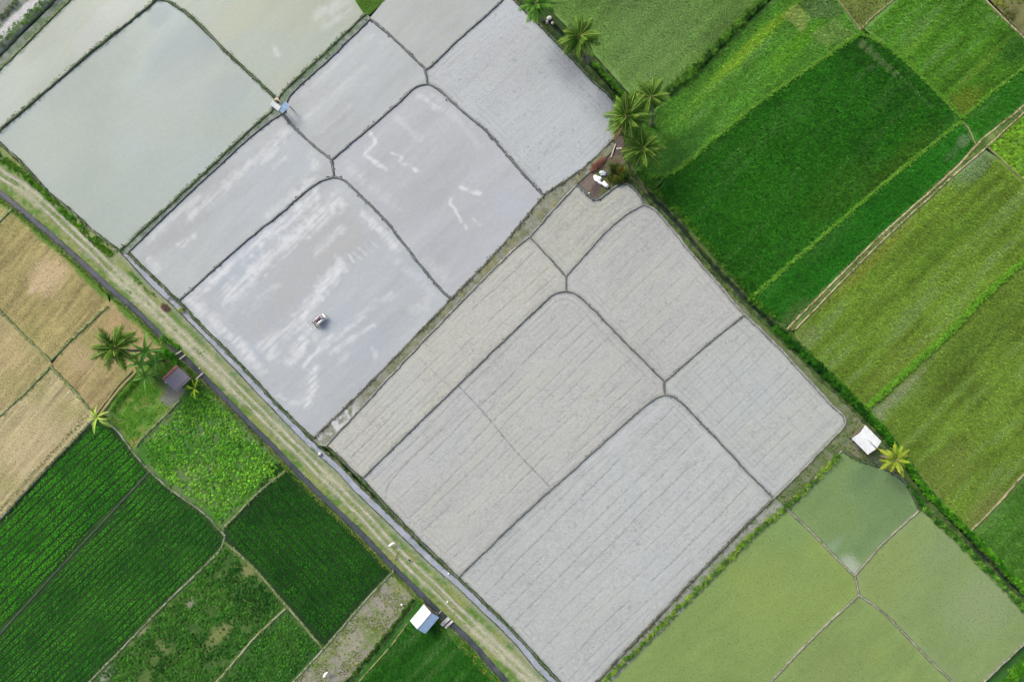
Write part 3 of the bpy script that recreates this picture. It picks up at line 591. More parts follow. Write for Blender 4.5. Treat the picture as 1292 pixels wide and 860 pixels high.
GREENS = [
 (QQ, (112, 152, 72), 31, .35, 'mid green young rice paddy in the angle of two hedges behind the palms', [(820, 40, 80, 60, (112, 140, 84), .5)]),
 (RR, (88, 145, 48), 32, .4, 'light green rice strip with a yellowish streak and pale mown corner', [(940, 66, 95, 9, (142, 182, 54), .75), (880, 130, 70, 8, (110, 160, 60), .6), (1000, 60, 60, 14, (105, 165, 40), .6), (860, 190, 60, 20, (70, 125, 50), .6)]),
 (SS_, (46, 108, 26), 33, .6, 'darkest dense green rice paddy with a worn track along one side', [(1140, 215, 90, 30, (72, 98, 34), .55), (1000, 320, 60, 30, (48, 110, 30), .5), (960, 250, 60, 40, (50, 114, 26), .5), (1060, 240, 70, 30, (66, 104, 32), .4)] + WORN),
 (TT, (84, 142, 38), 34, .5, 'mottled bright and olive green rice paddy beside the bare track', [(1210, 135, 40, 16, (130, 140, 50), .5), (1280, 60, 30, 20, (50, 105, 35), .7), (1150, 60, 50, 6, (120, 165, 60), .6), (1230, 90, 70, 6, (115, 150, 50), .5)]),
 (UU, (56, 122, 34), 35, .35, 'small wedge of green rice between the grassy bank and tan path', []),
 (VV, (48, 120, 32), 36, .4, 'narrow strip of dark green rice beside the double tan path', [(1215, 178, 10, 8, (120, 150, 110), .9), (1000, 395, 30, 10, (95, 120, 70), .6), (1200, 195, 14, 6, (100, 130, 90), .5)]),
 (WW, (116, 148, 50), 37, .35, 'olive green striped rice paddy along the tan double path', [(1230, 210, 40, 14, (120, 145, 110), .7), (1130, 460, 70, 20, (120, 135, 62), .4), (1020, 425, 20, 15, (130, 145, 95), .6), (1100, 330, 90, 9, (135, 140, 62), .5), (1200, 300, 90, 12, (92, 130, 44), .5)]),
 (XX, (112, 140, 50), 38, .35, 'darker olive rice paddy behind the yellow palm', [(1190, 600, 70, 30, (118, 134, 66), .6), (1130, 500, 60, 8, (150, 160, 128), .7), (1108, 522, 12, 12, (140, 155, 115), .8), (1240, 420, 80, 14, (90, 118, 44), .5), (1240, 640, 40, 14, (128, 136, 78), .6), (1110, 550, 20, 20, (84, 118, 50), .5)]),
 (YY, (78, 126, 46), 39, .35, 'green rice paddy across the brown path at the hedged ditch', []),
 (ZZ, (120, 185, 40), 40, .4, 'bright yellow green leafy vegetable plot beside the tan path', []),
 (Z2, (120, 118, 72), 41, .5, 'brown and green scrubby ground beyond the bare track', [(1275, 20, 14, 10, (70, 70, 50), .6)]),
 (Z3, (118, 132, 62), 42, .4, 'small olive grass paddy in the angle of two thin banks', []),
]
TURF = {}
for poly, base, sd, am, lb, bl in GREENS:
    stt = {33: .35, 36: .4, 31: 1.5, 37: 1.8, 38: 1.6, 34: 1.5, 32: 1.3}.get(sd, 1.0)
    TURF[sd] = turf(base, sd, am, blotch=bl, st=stt, patches=PATCH.get(sd, ()))
    b2 = np.array(base) * .8 + np.array([104, 124, 84]) * .2 if sd not in (33, 35, 36) else np.array(base)
    fld('crop_field' if sd in (40, 41) else 'paddy_field', poly, turf(b2, sd, am, blotch=bl, st=stt, patches=PATCH.get(sd, ())), 'earth', 4.0, lb)

# harvested and garden plots south-west of the canal
def stubble(base, seed, ang, blotch=()):
    base = np.array(base, float)
    def f(x, y):
        u, v = uv(x, y, ang); n1 = fbm(u / 40, v / 3.2, seed, 3); n2 = fbm(x / 40, y / 40, seed + 2, 3); n3 = fbm(x / 3, y / 3, seed + 3, 3)
        c = C(*base) * (1 + (n1 - .5) * .75 + (n2 - .5) * .3 + (n3 - .5) * .4)[:, None]
        c = mix(c, C(146, 146, 88), ss(.45, .7, n2) * .5)
        for (bx, by, rx, ry, cc, st) in blotch:
            uu, vv = uv(x - bx, y - by, ang); c = mix(c, C(*cc), ss(1.15, .35, np.hypot(uu / rx, vv / ry) + (n3 - .5) * .6) * st)
        e = dline(CANAL, x, y)[0]; c = mix(c, C(98, 138, 54), ss(15, 9, e + (n2 - .5) * 9 + (n3 - .5) * 4))
        return c, (n1 - .5) * .04
    return f
T0 = np.array([(-110, 385), (-130, 150)] + canL(-125, 8) + [(16, 263), (0, 279)])
T1 = np.array([(0, 279), (16, 264)] + canL(12, 134) + [(138, 384), (92, 427), (64, 455), (33, 425), (0, 392), (-70, 330)])
T2 = np.array([(138, 386)] + canL(142, 208) + [(204, 436), (170, 470), (150, 491), (124, 526), (112, 514), (90, 488), (64, 462), (92, 427)])
T3 = np.array([(64, 457), (64, 462), (30, 497), (0, 524), (-120, 640), (-120, 290), (-60, 338), (0, 392), (33, 425)])
T4 = np.array([(64, 462), (90, 488), (112, 514), (124, 527), (75, 575), (10, 645), (-120, 785), (-120, 640), (0, 524), (30, 497)])
SA = math.radians(50)
TANS = [(T0, (160, 156, 104), 51, 'corner of harvested stubble beside the canal, cut off by a thin grassy bank', []), (T1, (168, 157, 106), 52, 'tan stubble field with one bleached round patch beside the canal', [(60, 348, 34, 26, (208, 188, 150), .85), (41, 366, 8, 4, (222, 196, 170), .8)]), (T2, (170, 155, 110), 53, 'tan stubble plot that the spiky coconut palm leans over', [(150, 400, 40, 12, (190, 165, 125), .6), (100, 450, 20, 30, (196, 175, 140), .4)]), (T3, (178, 165, 120), 54, 'tan stubble plot edged by two grassy banks that meet at a cross', [(0, 440, 60, 40, (200, 180, 138), .4)]), (T4, (184, 174, 132), 55, 'palest straw coloured stubble field beside the dark rowed crop', [(40, 560, 60, 40, (204, 186, 148), .5)])]
for poly, base, sd, lb, bl in TANS: fld('stubble_field', poly, stubble(base, sd, SA, bl), 'earth', 1.8, lb, SA)
GARDEN = np.array([(172, 470), (200, 440)] + canL(204, 256) + [(228, 504), (200, 532), (168, 568), (145, 540), (124, 526), (150, 491)])
LEAFY = np.array([(228, 504)] + canL(248, 357) + [(358, 596), (320, 627), (284, 664), (284, 676), (256, 646), (222, 622), (189, 594), (168, 568), (172, 562), (200, 532)])
DK1 = np.array([(122, 528), (145, 541), (165, 566), (190, 594), (146, 641), (70, 722), (0, 799), (-120, 930), (-120, 785), (10, 645), (75, 575)])
DK2 = np.array([(190, 594), (222, 622), (256, 646), (284, 676), (280, 690), (215, 755), (113, 860), (30, 945), (-120, 945), (-120, 930), (0, 799), (70, 722), (146, 641)])
DK3 = np.array([(284, 684), (284, 664), (320, 627)] + canL(352, 492) + [(497, 719), (455, 764), (410, 817), (362, 765), (330, 727), (300, 697), (284, 684)])
DK4 = np.array([(283, 686), (300, 697), (330, 727), (362, 765), (320, 806), (275, 858), (190, 945), (30, 945), (113, 860), (215, 755)])
DK5 = np.array([(362, 766), (410, 816), (370, 860), (295, 945), (190, 945), (275, 858), (320, 806)])
SCRUB = np.array([(497, 719)] + canL(495, 522) + [(524, 757), (500, 790), (448, 852), (365, 945), (295, 945), (370, 860), (412, 814), (455, 764)])
GRN6 = np.array([(524, 757)] + canL(526, 730) + [(730, 950), (365, 945), (448, 852), (500, 790)])
def patchy(seed, a, b, c_, bare=(), thr=.5):
    def f(x, y):
        n1 = fbm(x / 26, y / 26, seed, 4); n2 = fbm(x / 6, y / 6, seed + 3, 3); n3 = fbm(x / 2.2, y / 2.2, seed + 5, 2)
        c = mix(C(*a) * (1 + (n3 - .5) * .5)[:, None], C(*b) * (1 + (n3 - .5) * .4)[:, None], ss(thr - .08, thr + .1, n1 * .6 + n2 * .4))
        c = mix(c, C(*c_), ss(.6, .75, n2) * .5)
        for (bx, by, rx, ry, cc, st) in bare:
            uu, vv = uv(x - bx, y - by); c = mix(c, C(*cc), ss(1.2, .5, np.hypot(uu / rx, vv / ry) + (n2 - .5) * .9) * st)
        return c, (n2 - .5) * .06
    return f
fld('garden_plot', GARDEN, patchy(61, (84, 132, 44), (110, 150, 60), (140, 130, 80), [(216, 500, 16, 12, (150, 148, 142), .9), (222, 488, 16, 14, (130, 128, 122), .8), (140, 522, 6, 14, (130, 125, 115), .8), (184, 506, 9, 6, (150, 140, 85), .7), (170, 556, 8, 6, (150, 140, 80), .8), (205, 480, 8, 10, (110, 105, 90), .7)]), 'earth', 2.0, 'small lawn of bright grass with bare grey soil at the rusty roofed hut')
fld('crop_field', LEAFY, patchy(62, (70, 120, 44), (104, 130, 80), (80, 130, 50)), 'earth', 3.0, 'soil of the light green vegetable plot beside the canal')
fld('crop_field', DK1, patchy(63, (34, 72, 24), (44, 84, 28), (30, 60, 24)), 'earth', 3.0, 'soil under the dark rowed crop next to the straw coloured stubble')
fld('crop_field', DK2, patchy(64, (34, 72, 24), (44, 84, 28), (30, 60, 24)), 'earth', 3.0, 'soil under the larger dark rowed crop between two narrow footpaths')
fld('crop_field', DK3, patchy(65, (26, 60, 20), (34, 70, 24), (26, 54, 20)), 'earth', 3.0, 'soil under the darkest rowed crop beside the canal')
fld('crop_field', DK4, patchy(66, (60, 98, 40), (84, 112, 54), (110, 128, 72), [(276, 800, 24, 9, (138, 144, 88), .7), (205, 815, 6, 14, (130, 138, 88), .5), (316, 716, 16, 8, (142, 146, 98), .7), (240, 760, 8, 6, (160, 158, 135), .6), (135, 850, 14, 6, (160, 165, 150), .7), (180, 795, 10, 6, (150, 150, 115), .7)]), 'earth', 2.0, 'thin crop with bare yellowish soil patches beside the grey footpath')
fld('crop_field', DK5, patchy(67, (44, 88, 30), (60, 100, 40), (80, 110, 56)), 'earth', 3.0, 'soil of the small bushy crop plot next to the weedy fallow strip')
fld('fallow_field', SCRUB, patchy(68, (150, 148, 134), (120, 138, 84), (172, 168, 158), [(505, 740, 14, 10, (140, 150, 84), .6), (488, 765, 12, 10, (168, 158, 150), .7), (440, 815, 20, 12, (160, 160, 134), .6)], thr=.52), 'earth', 1.5, 'weedy fallow strip of grey soil between the dark crop and hut')
fld('paddy_field', GRN6, turf((52, 112, 34), 69, .4), 'earth', 3.0, 'short green crop below the white and blue roofed hut')
# corridor with the track
def corridor(x, y):
    d, bx, by = dline(TRACK, x, y); sg = np.sign((x - bx) + -(y - by) * 1.0); sd = d * np.where((x - bx) - (y - by) > 0, 1, -1)
    L = (bx + by); n1 = fbm(x / 14, y / 14, 70, 4); n2 = fbm(x / 4, y / 4, 74, 3); n3 = fbm(x / 1.8, y / 1.8, 75, 2); nl = fbm(L / 40, sd / 2.5, 76, 3)
    c = mix(C(100, 136, 60), C(138, 152, 88), ss(.4, .65, n1)); c = mix(c, C(150, 152, 126), ss(.56, .7, n2) * .6)
    bed = ss(9.0, 5.0, np.abs(sd) + (n1 - .5) * 5)
    c = mix(c, C(154, 162, 126), bed * .85)
    w_ = (nl - .5) * 3.0
    for o in (-4.6, 4.2): c = mix(c, C(192, 189, 174), ss(2.3, .6, np.abs(sd - o + w_)) * (.5 + .5 * ss(.3, .6, n1)))
    for o in (-6.9, 1.9): c = mix(c, C(148, 148, 126), ss(1.2, .3, np.abs(sd - o + w_)) * .5)
    c = mix(c, C(120, 146, 80), ss(2.8, .9, np.abs(sd + .2 + w_)) * .75 * ss(.35, .55, nl))
    c = mix(c, C(186, 186, 160), ss(12, 6, np.abs(sd)) * ss(.45, .65, fbm(x / 40, y / 40, 79, 2)) * .7)
    e, _, _ = dline(SIDE, x, y); c = mix(c, C(160, 162, 156), ss(11, 6, e + (n2 - .5) * 6) * .5)
    f = ss(18, 12, np.hypot(x - 425, y - 545)) ; c = mix(c, C(200, 200, 196), f * 0)
    c = c * (1 + (n2 - .5) * .3 + (n3 - .5) * .3)[:, None]
    z = .05 + (n2 - .5) * .05 - .05 * ss(2.2, .6, np.abs(np.abs(sd) - 4.5)) + .06 * (1 - bed)
    return c, z
sdl = 1 if offset(SIDE, 5)[100][1] > SIDE[100][1] else -1
SIDW = 3.9
sideSW = offset(SIDE, sdl * (SIDW + .5))
CORR = np.array([(-150, 45), (0, 183), (33, 213), (61, 245), (90, 268), (115, 291), (146, 314)] + [tuple(p) for p in sideSW] + canR(-140, 735)[::-1])
fld('track_verge', CORR, corridor, 'earth', 1.3, 'dirt track with pale wheel ruts and grassy verges between canal and channel')
# strips
def strip_p(a, b, seed):
    def f(x, y):
        n1 = fbm(x / 7, y / 7, seed, 3); n3 = fbm(x / 2, y / 2, seed + 1, 2)
        return mix(C(*a), C(*b), ss(.4, .65, n1)) * (1 + (n3 - .5) * .5)[:, None], (n1 - .5) * .05 + .03
    return f
fld('bank_path', PL('b3La', 'b3Lb', '-b3Rb', '-b3Ra'), strip_p((150, 162, 148), (120, 140, 112), 81), 'earth', 1.2, 'narrow grey strip between twin banks under the two part shelter')
def fpath(x, y):
    c, z = strip_p((142, 146, 132), (122, 128, 100), 82)(x, y); n = fbm(x / 10, y / 10, 83, 3)
    c = mix(c, C(205, 208, 208), ss(50, 20, np.hypot(x - 424, y - 538)) * ss(.3, .5, n)); return mix(c, C(150, 146, 100), ss(.5, .65, n) * ss(480, 560, x) * .4), z + .04
fld('bank_path', PL('b11Ua', 'b11Ub', 'b11Uc', (404, 560), '-b11Lb', '-b11La', (735, 226), (774, 190)), fpath, 'earth', 1.2, 'grassy footpath strip between twin banks, white gravel at its foot')
SOIL = np.array([(774, 176), (740, 209), (727, 233), (737, 242), (746, 251), (754, 253), (764, 246), (776, 237), (784, 233), (792, 234), (801, 240), (812, 252), (824, 258), (812, 235), (800, 215), (796, 185), (785, 165)])
fld('bare_soil', SOIL, patchy(84, (112, 98, 92), (96, 104, 60), (140, 126, 116), [(742, 232, 14, 14, (128, 114, 108), .95), (752, 245, 10, 6, (108, 98, 96), .9), (752, 238, 8, 7, (92, 80, 78), .9), (785, 220, 14, 14, (70, 84, 44), .8)]), 'earth', 1.2, 'patch of bare brown soil with white sacks at the foot of palms')
TRI = np.array([(462, 21), (446, -4), (380, -92), (570, -92), (487, -1)])
fld('grass_patch', TRI, patchy(85, (88, 138, 50), (110, 146, 70), (100, 150, 50)), 'earth', 2.0, 'grassy triangle where the twin banks leave the paddies')
HUTY = np.array([(1066, 530), (1066, 536), (1046, 558), (976, 628), (993, 642), (1030, 602), (1062, 568), (1085, 580), (1112, 588), (1122, 572), (1089, 528), (1080, 520)])
fld('bank_path', HUTY, patchy(86, (110, 124, 92), (134, 136, 112), (90, 118, 60)), 'earth', 1.5, 'weedy grey yard and path on the field side of the white roofed hut')
RSTR = np.concatenate([PL('rO'), PL('-pL2')]) ; fld('bank_path', RSTR, strip_p((152, 156, 148), (128, 142, 108), 87), 'earth', 1.3, 'grey footpath beside the row of leafy plants along the drained mud')
NW = np.array([(-140, 225), (0, 89), (88, 1), (180, -92), (60, -92), (-140, 70)])
def nwp(x, y):
    v = (x + y) / math.sqrt(2); n1 = fbm(x / 9, y / 9, 88, 3); n3 = fbm(x / 2, y / 2, 89, 2); t = v - 62.0
    c = mix(C(108, 128, 100), C(140, 150, 140), ss(.4, .65, n1)); c = mix(c, C(206, 206, 208), ss(7.5, 5, np.abs(v - 32 + (n1 - .5) * 4)))
    c = mix(c, C(36, 48, 40), ss(2.2, .8, np.abs(v - 49.5 + (n1 - .5) * 1.5))); c = mix(c, C(146, 150, 144), ss(23, 19, v) * .8)
    return c * (1 + (n3 - .5) * .35)[:, None], (n1 - .5) * .04 - .12 * ss(2.2, .8, np.abs(v - 49.5))
fld('road_verge', NW, nwp, 'earth', 1.5, 'pale unpaved road and verge outside the clipped hedge')
DB = np.concatenate([offset(DITCH, 9), offset(DITCH, -9)[::-1]])
def dside(d, x0, x1):
    s_ = 1 if offset(DITCH, 5)[200][1] > DITCH[200][1] else -1; return between(DITCH, s_ * d, x0, x1)[::-1]
fld('ditch_bank', np.array([tuple(q) for q in B['rK']] + [tuple(q) for q in B['rN'] if q[1] < 531] + [(1084, 530)] + dside(3.4, 812, 1082)), patchy(91, (104, 122, 74), (126, 132, 104), (84, 112, 50)), 'earth', 1.6, 'weedy margin between the drained mud and the hedged ditch')
fld('ditch_bank', np.array([tuple(q) for q in B['pR2']] + dside(3.4, 1150, 1340)), patchy(92, (74, 106, 46), (98, 120, 66), (64, 104, 40)), 'earth', 2.0, 'green margin between the pale green paddy and the ditch')
fld('bank_path', np.array(list(map(tuple, B['q8'])) + list(map(tuple, B['q9'][::-1]))), strip_p((90, 124, 56), (120, 140, 76), 90), 'earth', 1.5, 'grassy gap between the pair of tan footpaths')
# the outermost ground, out to the horizon
def far_ground():
    m, t, p = newmat('far_fields'); g = N(t, 'ShaderNodeNewGeometry')
    mp = N(t, 'ShaderNodeMapping'); mp.inputs['Rotation'].default_value = (0, 0, 0.78); t.links.new(g.outputs['Position'], mp.inputs[0])
    vo = N(t, 'ShaderNodeTexVoronoi', distance='CHEBYCHEV'); vo.inputs['Scale'].default_value = 0.035; vo.inputs['Randomness'].default_value = .55; t.links.new(mp.outputs[0], vo.inputs['Vector'])
    sp = N(t, 'ShaderNodeSeparateColor'); t.links.new(vo.outputs['Color'], sp.inputs[0])
    cr = N(t, 'ShaderNodeValToRGB'); cr.color_ramp.interpolation = 'CONSTANT'
    cols = [(0, C(60, 118, 40)), (.3, C(100, 134, 55)), (.5, C(185, 192, 190)), (.7, C(44, 98, 32)), (.85, C(176, 158, 108))]
    while len(cr.color_ramp.elements) < len(cols): cr.color_ramp.elements.new(.5)
    for e, (q, c_) in zip(cr.color_ramp.elements, cols): e.position = q; e.color = (*c_, 1)
    t.links.new(sp.outputs[0], cr.inputs[0])
    nz = N(t, 'ShaderNodeTexNoise'); nz.inputs['Scale'].default_value = 1.5; nz.inputs['Detail'].default_value = 8; t.links.new(g.outputs['Position'], nz.inputs['Vector'])
    mr = N(t, 'ShaderNodeMapRange'); mr.inputs[3].default_value = .6; mr.inputs[4].default_value = 1.4; t.links.new(nz.outputs[0], mr.inputs[0])
    mx = N(t, 'ShaderNodeMix', data_type='RGBA', blend_type='MULTIPLY'); mx.inputs[0].default_value = 1; t.links.new(cr.outputs[0], mx.inputs[6]); t.links.new(mr.outputs[0], mx.inputs[7])
    t.links.new(mx.outputs[2], p.inputs['Base Color']); p.inputs['Roughness'].default_value = .9
far_ground()
gm = np_mesh('ground', [(-2500, -2500, -.9), (2500, -2500, -.9), (2500, 2500, -.9), (-2500, 2500, -.9)], [(0, 1, 2, 3)], 'far_fields')
tag(link('ground', gm), 'distant patchwork of farmland around the paddies', 'ground', kind='structure')
for i, (nm, poly, pa, mt, st, lb, ang) in enumerate(FIELDS):
    me = field_mesh(nm, grow(poly, 1.2), st, pa, mt, z0=(i % 12) * .002, ang=ang)
    cat = {'paddy_field': 'paddy', 'crop_field': 'field', 'stubble_field': 'field', 'garden_plot': 'garden', 'fallow_field': 'field', 'track_verge': 'track', 'bank_path': 'path', 'ditch_bank': 'bank', 'bare_soil': 'soil', 'grass_patch': 'grass', 'road_verge': 'road'}[nm]
    tag(link(nm, me), lb, cat, kind='structure')
# ------------------------------------------------------------------ earth banks
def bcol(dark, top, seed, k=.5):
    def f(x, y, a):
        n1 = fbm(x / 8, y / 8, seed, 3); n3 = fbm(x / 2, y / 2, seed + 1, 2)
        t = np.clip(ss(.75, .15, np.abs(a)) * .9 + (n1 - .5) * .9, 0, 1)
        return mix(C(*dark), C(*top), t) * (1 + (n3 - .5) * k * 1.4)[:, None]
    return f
def prof(w_, h): return [(-w_, -.05), (-w_ * .62, h * .55), (-w_ * .25, h), (w_ * .25, h), (w_ * .62, h * .55), (w_, -.05)]
GRP = {}
def along(pl, step, half, jit=1.0):
    P_ = smooth(pl, step); n = normals2(P_); o = (rng.random(len(P_)) * 2 - 1) * half
    return P_[:, 0] + n[:, 0] * o + rng.normal(size=len(P_)) * jit * .5, P_[:, 1] + n[:, 1] * o + rng.normal(size=len(P_)) * jit * .5
def tintv(c, n, v=.25, c2=None):
    r = rng.random(n); base = np.tile(C(*c), (n, 1)) if c2 is None else mix(C(*c), C(*c2), r)
    return base * (1 + (rng.random(n) - .5) * 2 * v)[:, None]
def bank(key, cls, label, pl=None):
    pl = B[key] if pl is None else pl; sd = sum(map(ord, key))
    w_, h, dk, tp, mt = {'mud': (2.0, .12, (74, 82, 84), (124, 130, 128), 'wet_earth'), 'thin': (1.7, .10, (88, 94, 92), (126, 131, 126), 'wet_earth'), 'grassmud': (2.3, .15, (66, 78, 66), (112, 124, 96), 'wet_earth'),
        'pale': (2.4, .12, (112, 116, 110), (168, 170, 164), 'earth'), 'grey': (2.1, .11, (106, 112, 92), (168, 168, 150), 'earth'), 'green': (2.6, .14, (70, 116, 36), (106, 150, 52), 'earth'), 'tan': (1.5, .08, (110, 118, 72), (164, 156, 118), 'earth'), 'darkweed': (2.1, .13, (66, 71, 68), (108, 112, 100), 'wet_earth'), 'lush': (3.6, .18, (72, 120, 34), (110, 160, 50), 'earth'), 'olive': (2.2, .11, (96, 122, 64), (156, 162, 128), 'earth'), 'dim': (1.5, .05, (48, 58, 48), (84, 96, 80), 'wet_earth'),
        'path': (2.0, .08, (104, 118, 84), (168, 170, 156), 'earth')}[cls]
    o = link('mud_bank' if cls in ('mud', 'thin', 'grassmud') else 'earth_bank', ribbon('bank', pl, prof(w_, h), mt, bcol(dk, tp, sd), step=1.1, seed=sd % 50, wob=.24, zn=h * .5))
    tag(o, label, 'bank', {'mud': 'mud banks between the paddies', 'thin': 'mud banks between the paddies', 'grassmud': 'weedy mud banks'}.get(cls, 'earth banks between the plots'), 'structure')
    g = {'mud': (2.0, 'clod', 1.1, (66, 74, 74), (136, 140, 138)), 'thin': (2.6, 'clod', .9, (80, 86, 84), (128, 130, 126)), 'grassmud': (.75, 'grass', .85, (48, 84, 34), (110, 140, 62)), 'darkweed': (.8, 'grass', .8, (56, 64, 48), (116, 120, 88)), 'lush': (.3, 'grass', 1.2, (92, 160, 36), (134, 190, 60)), 'olive': (1.2, 'grass', .9, (100, 142, 56), (156, 172, 100)), 'dim': (2.5, 'grass', .7, (50, 96, 36), (90, 130, 50)), 'pale': (5.0, 'grass', .6, (110, 124, 84), (150, 152, 120)), 'grey': (3.5, 'grass', .6, (100, 122, 70), (140, 140, 100)),
         'green': (.5, 'grass', 1.0, (84, 158, 36), (132, 190, 62)), 'tan': (3.5, 'grass', .7, (110, 130, 60), (150, 150, 84)), 'path': (1.0, 'grass', .85, (84, 130, 50), (130, 152, 84))}[cls]
    x, y = along(pl, g[0], w_ * 1.15)
    k = fbm(x / 16, y / 16, sd + 9, 2) > (.36 if g[1] != 'clod' else .5)
    if cls in ('green', 'lush'): k[:] = True
    x, y = x[k], y[k]
    if len(x) > 2: scatter('clods' if g[1] == 'clod' else 'grass', g[1], x, y, h * (.6 if g[1] == 'clod' else .85), g[2] * (.6 + .7 * rng.random(len(x))), tintv(g[3], len(x), .25, g[4]) * (1.25 if g[1] == 'grass' else 1.0), parent=o)
    return o
L_m = 'thin dark mud bank dividing two grey silty paddies'
for k in ('b4', 'k1', 'b6', 'b7', 'b8', 'k2', 'b9', 'b10', 'b5'): bank(k, 'mud', L_m)
L_d = 'low dark mud bank dividing two drained rutted paddies'
for k in ('b13', 'b14', 'k3', 'b16', 'b17', 'b15', 'k4', 'b18', 'b19'): bank(k, 'thin', L_d)
bank('b1', 'grassmud', 'weedy bank between the long pale paddy and the largest paddy'); bank('b2', 'grassmud', 'weedy bank running from the two part shelter between green grey paddies')
for k in ('b3La', 'b3Lb'): bank(k, 'grassmud', 'grassy twin bank on the green grey paddy side of the shelter')
for k in ('b3Ra', 'b3Rb'): bank(k, 'mud', 'dark twin bank on the blue grey paddy side of the shelter')
for k in ('sE', 'sF'): bank(k, 'grassmud', 'dark weedy bank between the silty paddies and side channel')
for k in ('b11Ua', 'b11Ub', 'b11Uc'): bank(k, 'darkweed', 'dark rough edge of the footpath on the flooded side')
for k in ('b11La', 'b11Lb'): bank(k, 'pale', 'pale edge of the footpath on the drained mud side')
bank('nJ', 'mud', 'curved mud bank round the patch of bare soil')
for k in ('rK', 'rN'): bank(k, 'pale', 'pale mud rim of the drained paddies along the hedged ditch')
bank('rO', 'darkweed', 'dark mud edge of the broadest drained paddy along the leafy row')
for k in ('sL', 'sM', 'sO'): bank(k, 'grassmud', 'dark weedy edge of the drained paddies along the grey channel')
for k in ('p20', 'p21', 'kp', 'p22', 'p23'): bank(k, 'grey', 'bare grey bank dividing the green flooded paddies')
bank('pL1', 'grey', 'grey bank from the hut yard along the dull green paddy'); bank('pB', 'grey', 'grey bank beside the leafy corner bushes'); bank('pR1', 'grassmud', 'weedy bank under the white roofed hut and yellow palm')
for k in ('q1', 'q3', 'q4', 'q6'): bank(k, 'green', 'bright grassy bank dividing the green rice paddies')
bank('q10', 'lush', 'broad bright green bank dividing the two olive rice paddies')
bank('rA', 'olive', 'grassy margin of the long pale paddy below the clipped hedge'); bank('rH', 'grassmud', 'weedy edge of the rough grey mud along the palms')
for k in ('q2', 'q5', 'q7', 'q12'): bank(k, 'tan', 'thin bare bank at the edge of the green rice paddies')
bank('sB', 'grassmud', 'weedy bank of the largest paddy along the track verge')
for k in ('t1', 't2', 't3', 't4', 't0'): bank(k, 'olive', 'grassy grey bank dividing the tan stubble fields')
bank('t6', 'grassmud', 'dark bank between stubble and rowed crop')
for k in ('g1', 'g5', 'g7'): bank(k, 'path', 'narrow grey footpath between the rowed crops')
for k in ('g2', 'g3', 'g6', 'g8'): bank(k, 'olive', 'low grassy bank beside the vegetable plots')
bank('g4', 'dim', 'dark bank between the two rowed crops'); bank('g10', 'tan', 'dry tan bank leading to the white and blue roofed hut')
def big_path(key, lab):
    o = link('foot_path', ribbon('foot_path', B[key], prof(1.9, .10), 'earth', bcol((128, 124, 84), (192, 182, 150), 5), seed=3, wob=.25)); tag(o, lab, 'path', kind='structure')
    x, y = along(B[key], .9, 4.0); k = fbm(x / 10, y / 10, 6, 2) > .48; scatter('grass', 'grass', x[k], y[k], .09, .85, tintv((110, 140, 50), k.sum(), .2, (150, 160, 90)), parent=o)
big_path('q8', 'tan footpath, the one of the pair beside the dark rice strip'); big_path('q9', 'tan footpath, the one of the pair beside the olive rice'); big_path('q11', 'brown footpath between two rice paddies reaching the hedged ditch'); big_path('q13', 'bare brown track along the scrubby ground')

# ------------------------------------------------------------------ canal, side channel, ditch
def trench(name, pl, hw, depth, lining, water_m, label, wl, cat='canal', lip=.06, skirt=3.2, dk=(92, 100, 84), lt=(120, 126, 92)):
    o = link(name, ribbon(name, pl, [(-hw - skirt, -.06), (-hw - .9, lip), (-hw, lip * .6), (-hw * .82, -depth), (hw * .82, -depth), (hw, lip * .6), (hw + .9, lip), (hw + skirt, -.06)], lining, lambda x, y, a: mix(C(*dk), C(*lt), ss(.4, .65, fbm(x / 6, y / 6, 33, 3))), wob=.12, zn=.02))
    tag(o, label, cat, kind='structure')
    P_ = smooth(pl, 3); a = offset(P_, -hw * .99); b = offset(P_, hw * .99); m = len(P_)
    V = [W(*p, wl) for p in a] + [W(*p, wl) for p in b]; F = [(i, i + m, i + m + 1, i + 1) for i in range(m - 1)]
    me = np_mesh('water', V, F, water_m)
    me2 = link('water', me, o); me.flip_normals() if me.polygons[0].normal.z < 0 else None
    return o
trench('irrigation_canal', CANAL, CANW, .55, 'earth', 'dark_water', 'straight narrow canal of dark slate water along the track', -.12)
trench('side_channel', SIDE, SIDW, .25, 'earth', 'grey_water', 'shallow channel of pale grey water below the drained paddies', -.04, 'channel', .05)
trench('ditch', DITCH, 2.6, .5, 'earth', 'ditch_water', 'overgrown ditch of black water under the long hedge', -.25, 'ditch', .10, 9.0, (52, 76, 38), (92, 112, 60))
for pl, lab in ((PL('g9'), 'short weedy ditch beside the fallow strip'), (PL('t5'), 'short dark ditch beside the stubble and small lawn')):
    trench('ditch', pl, 1.8, .4, 'earth', 'ditch_water', lab, -.25, 'ditch', .08, 3.2, (60, 84, 44), (92, 116, 60))

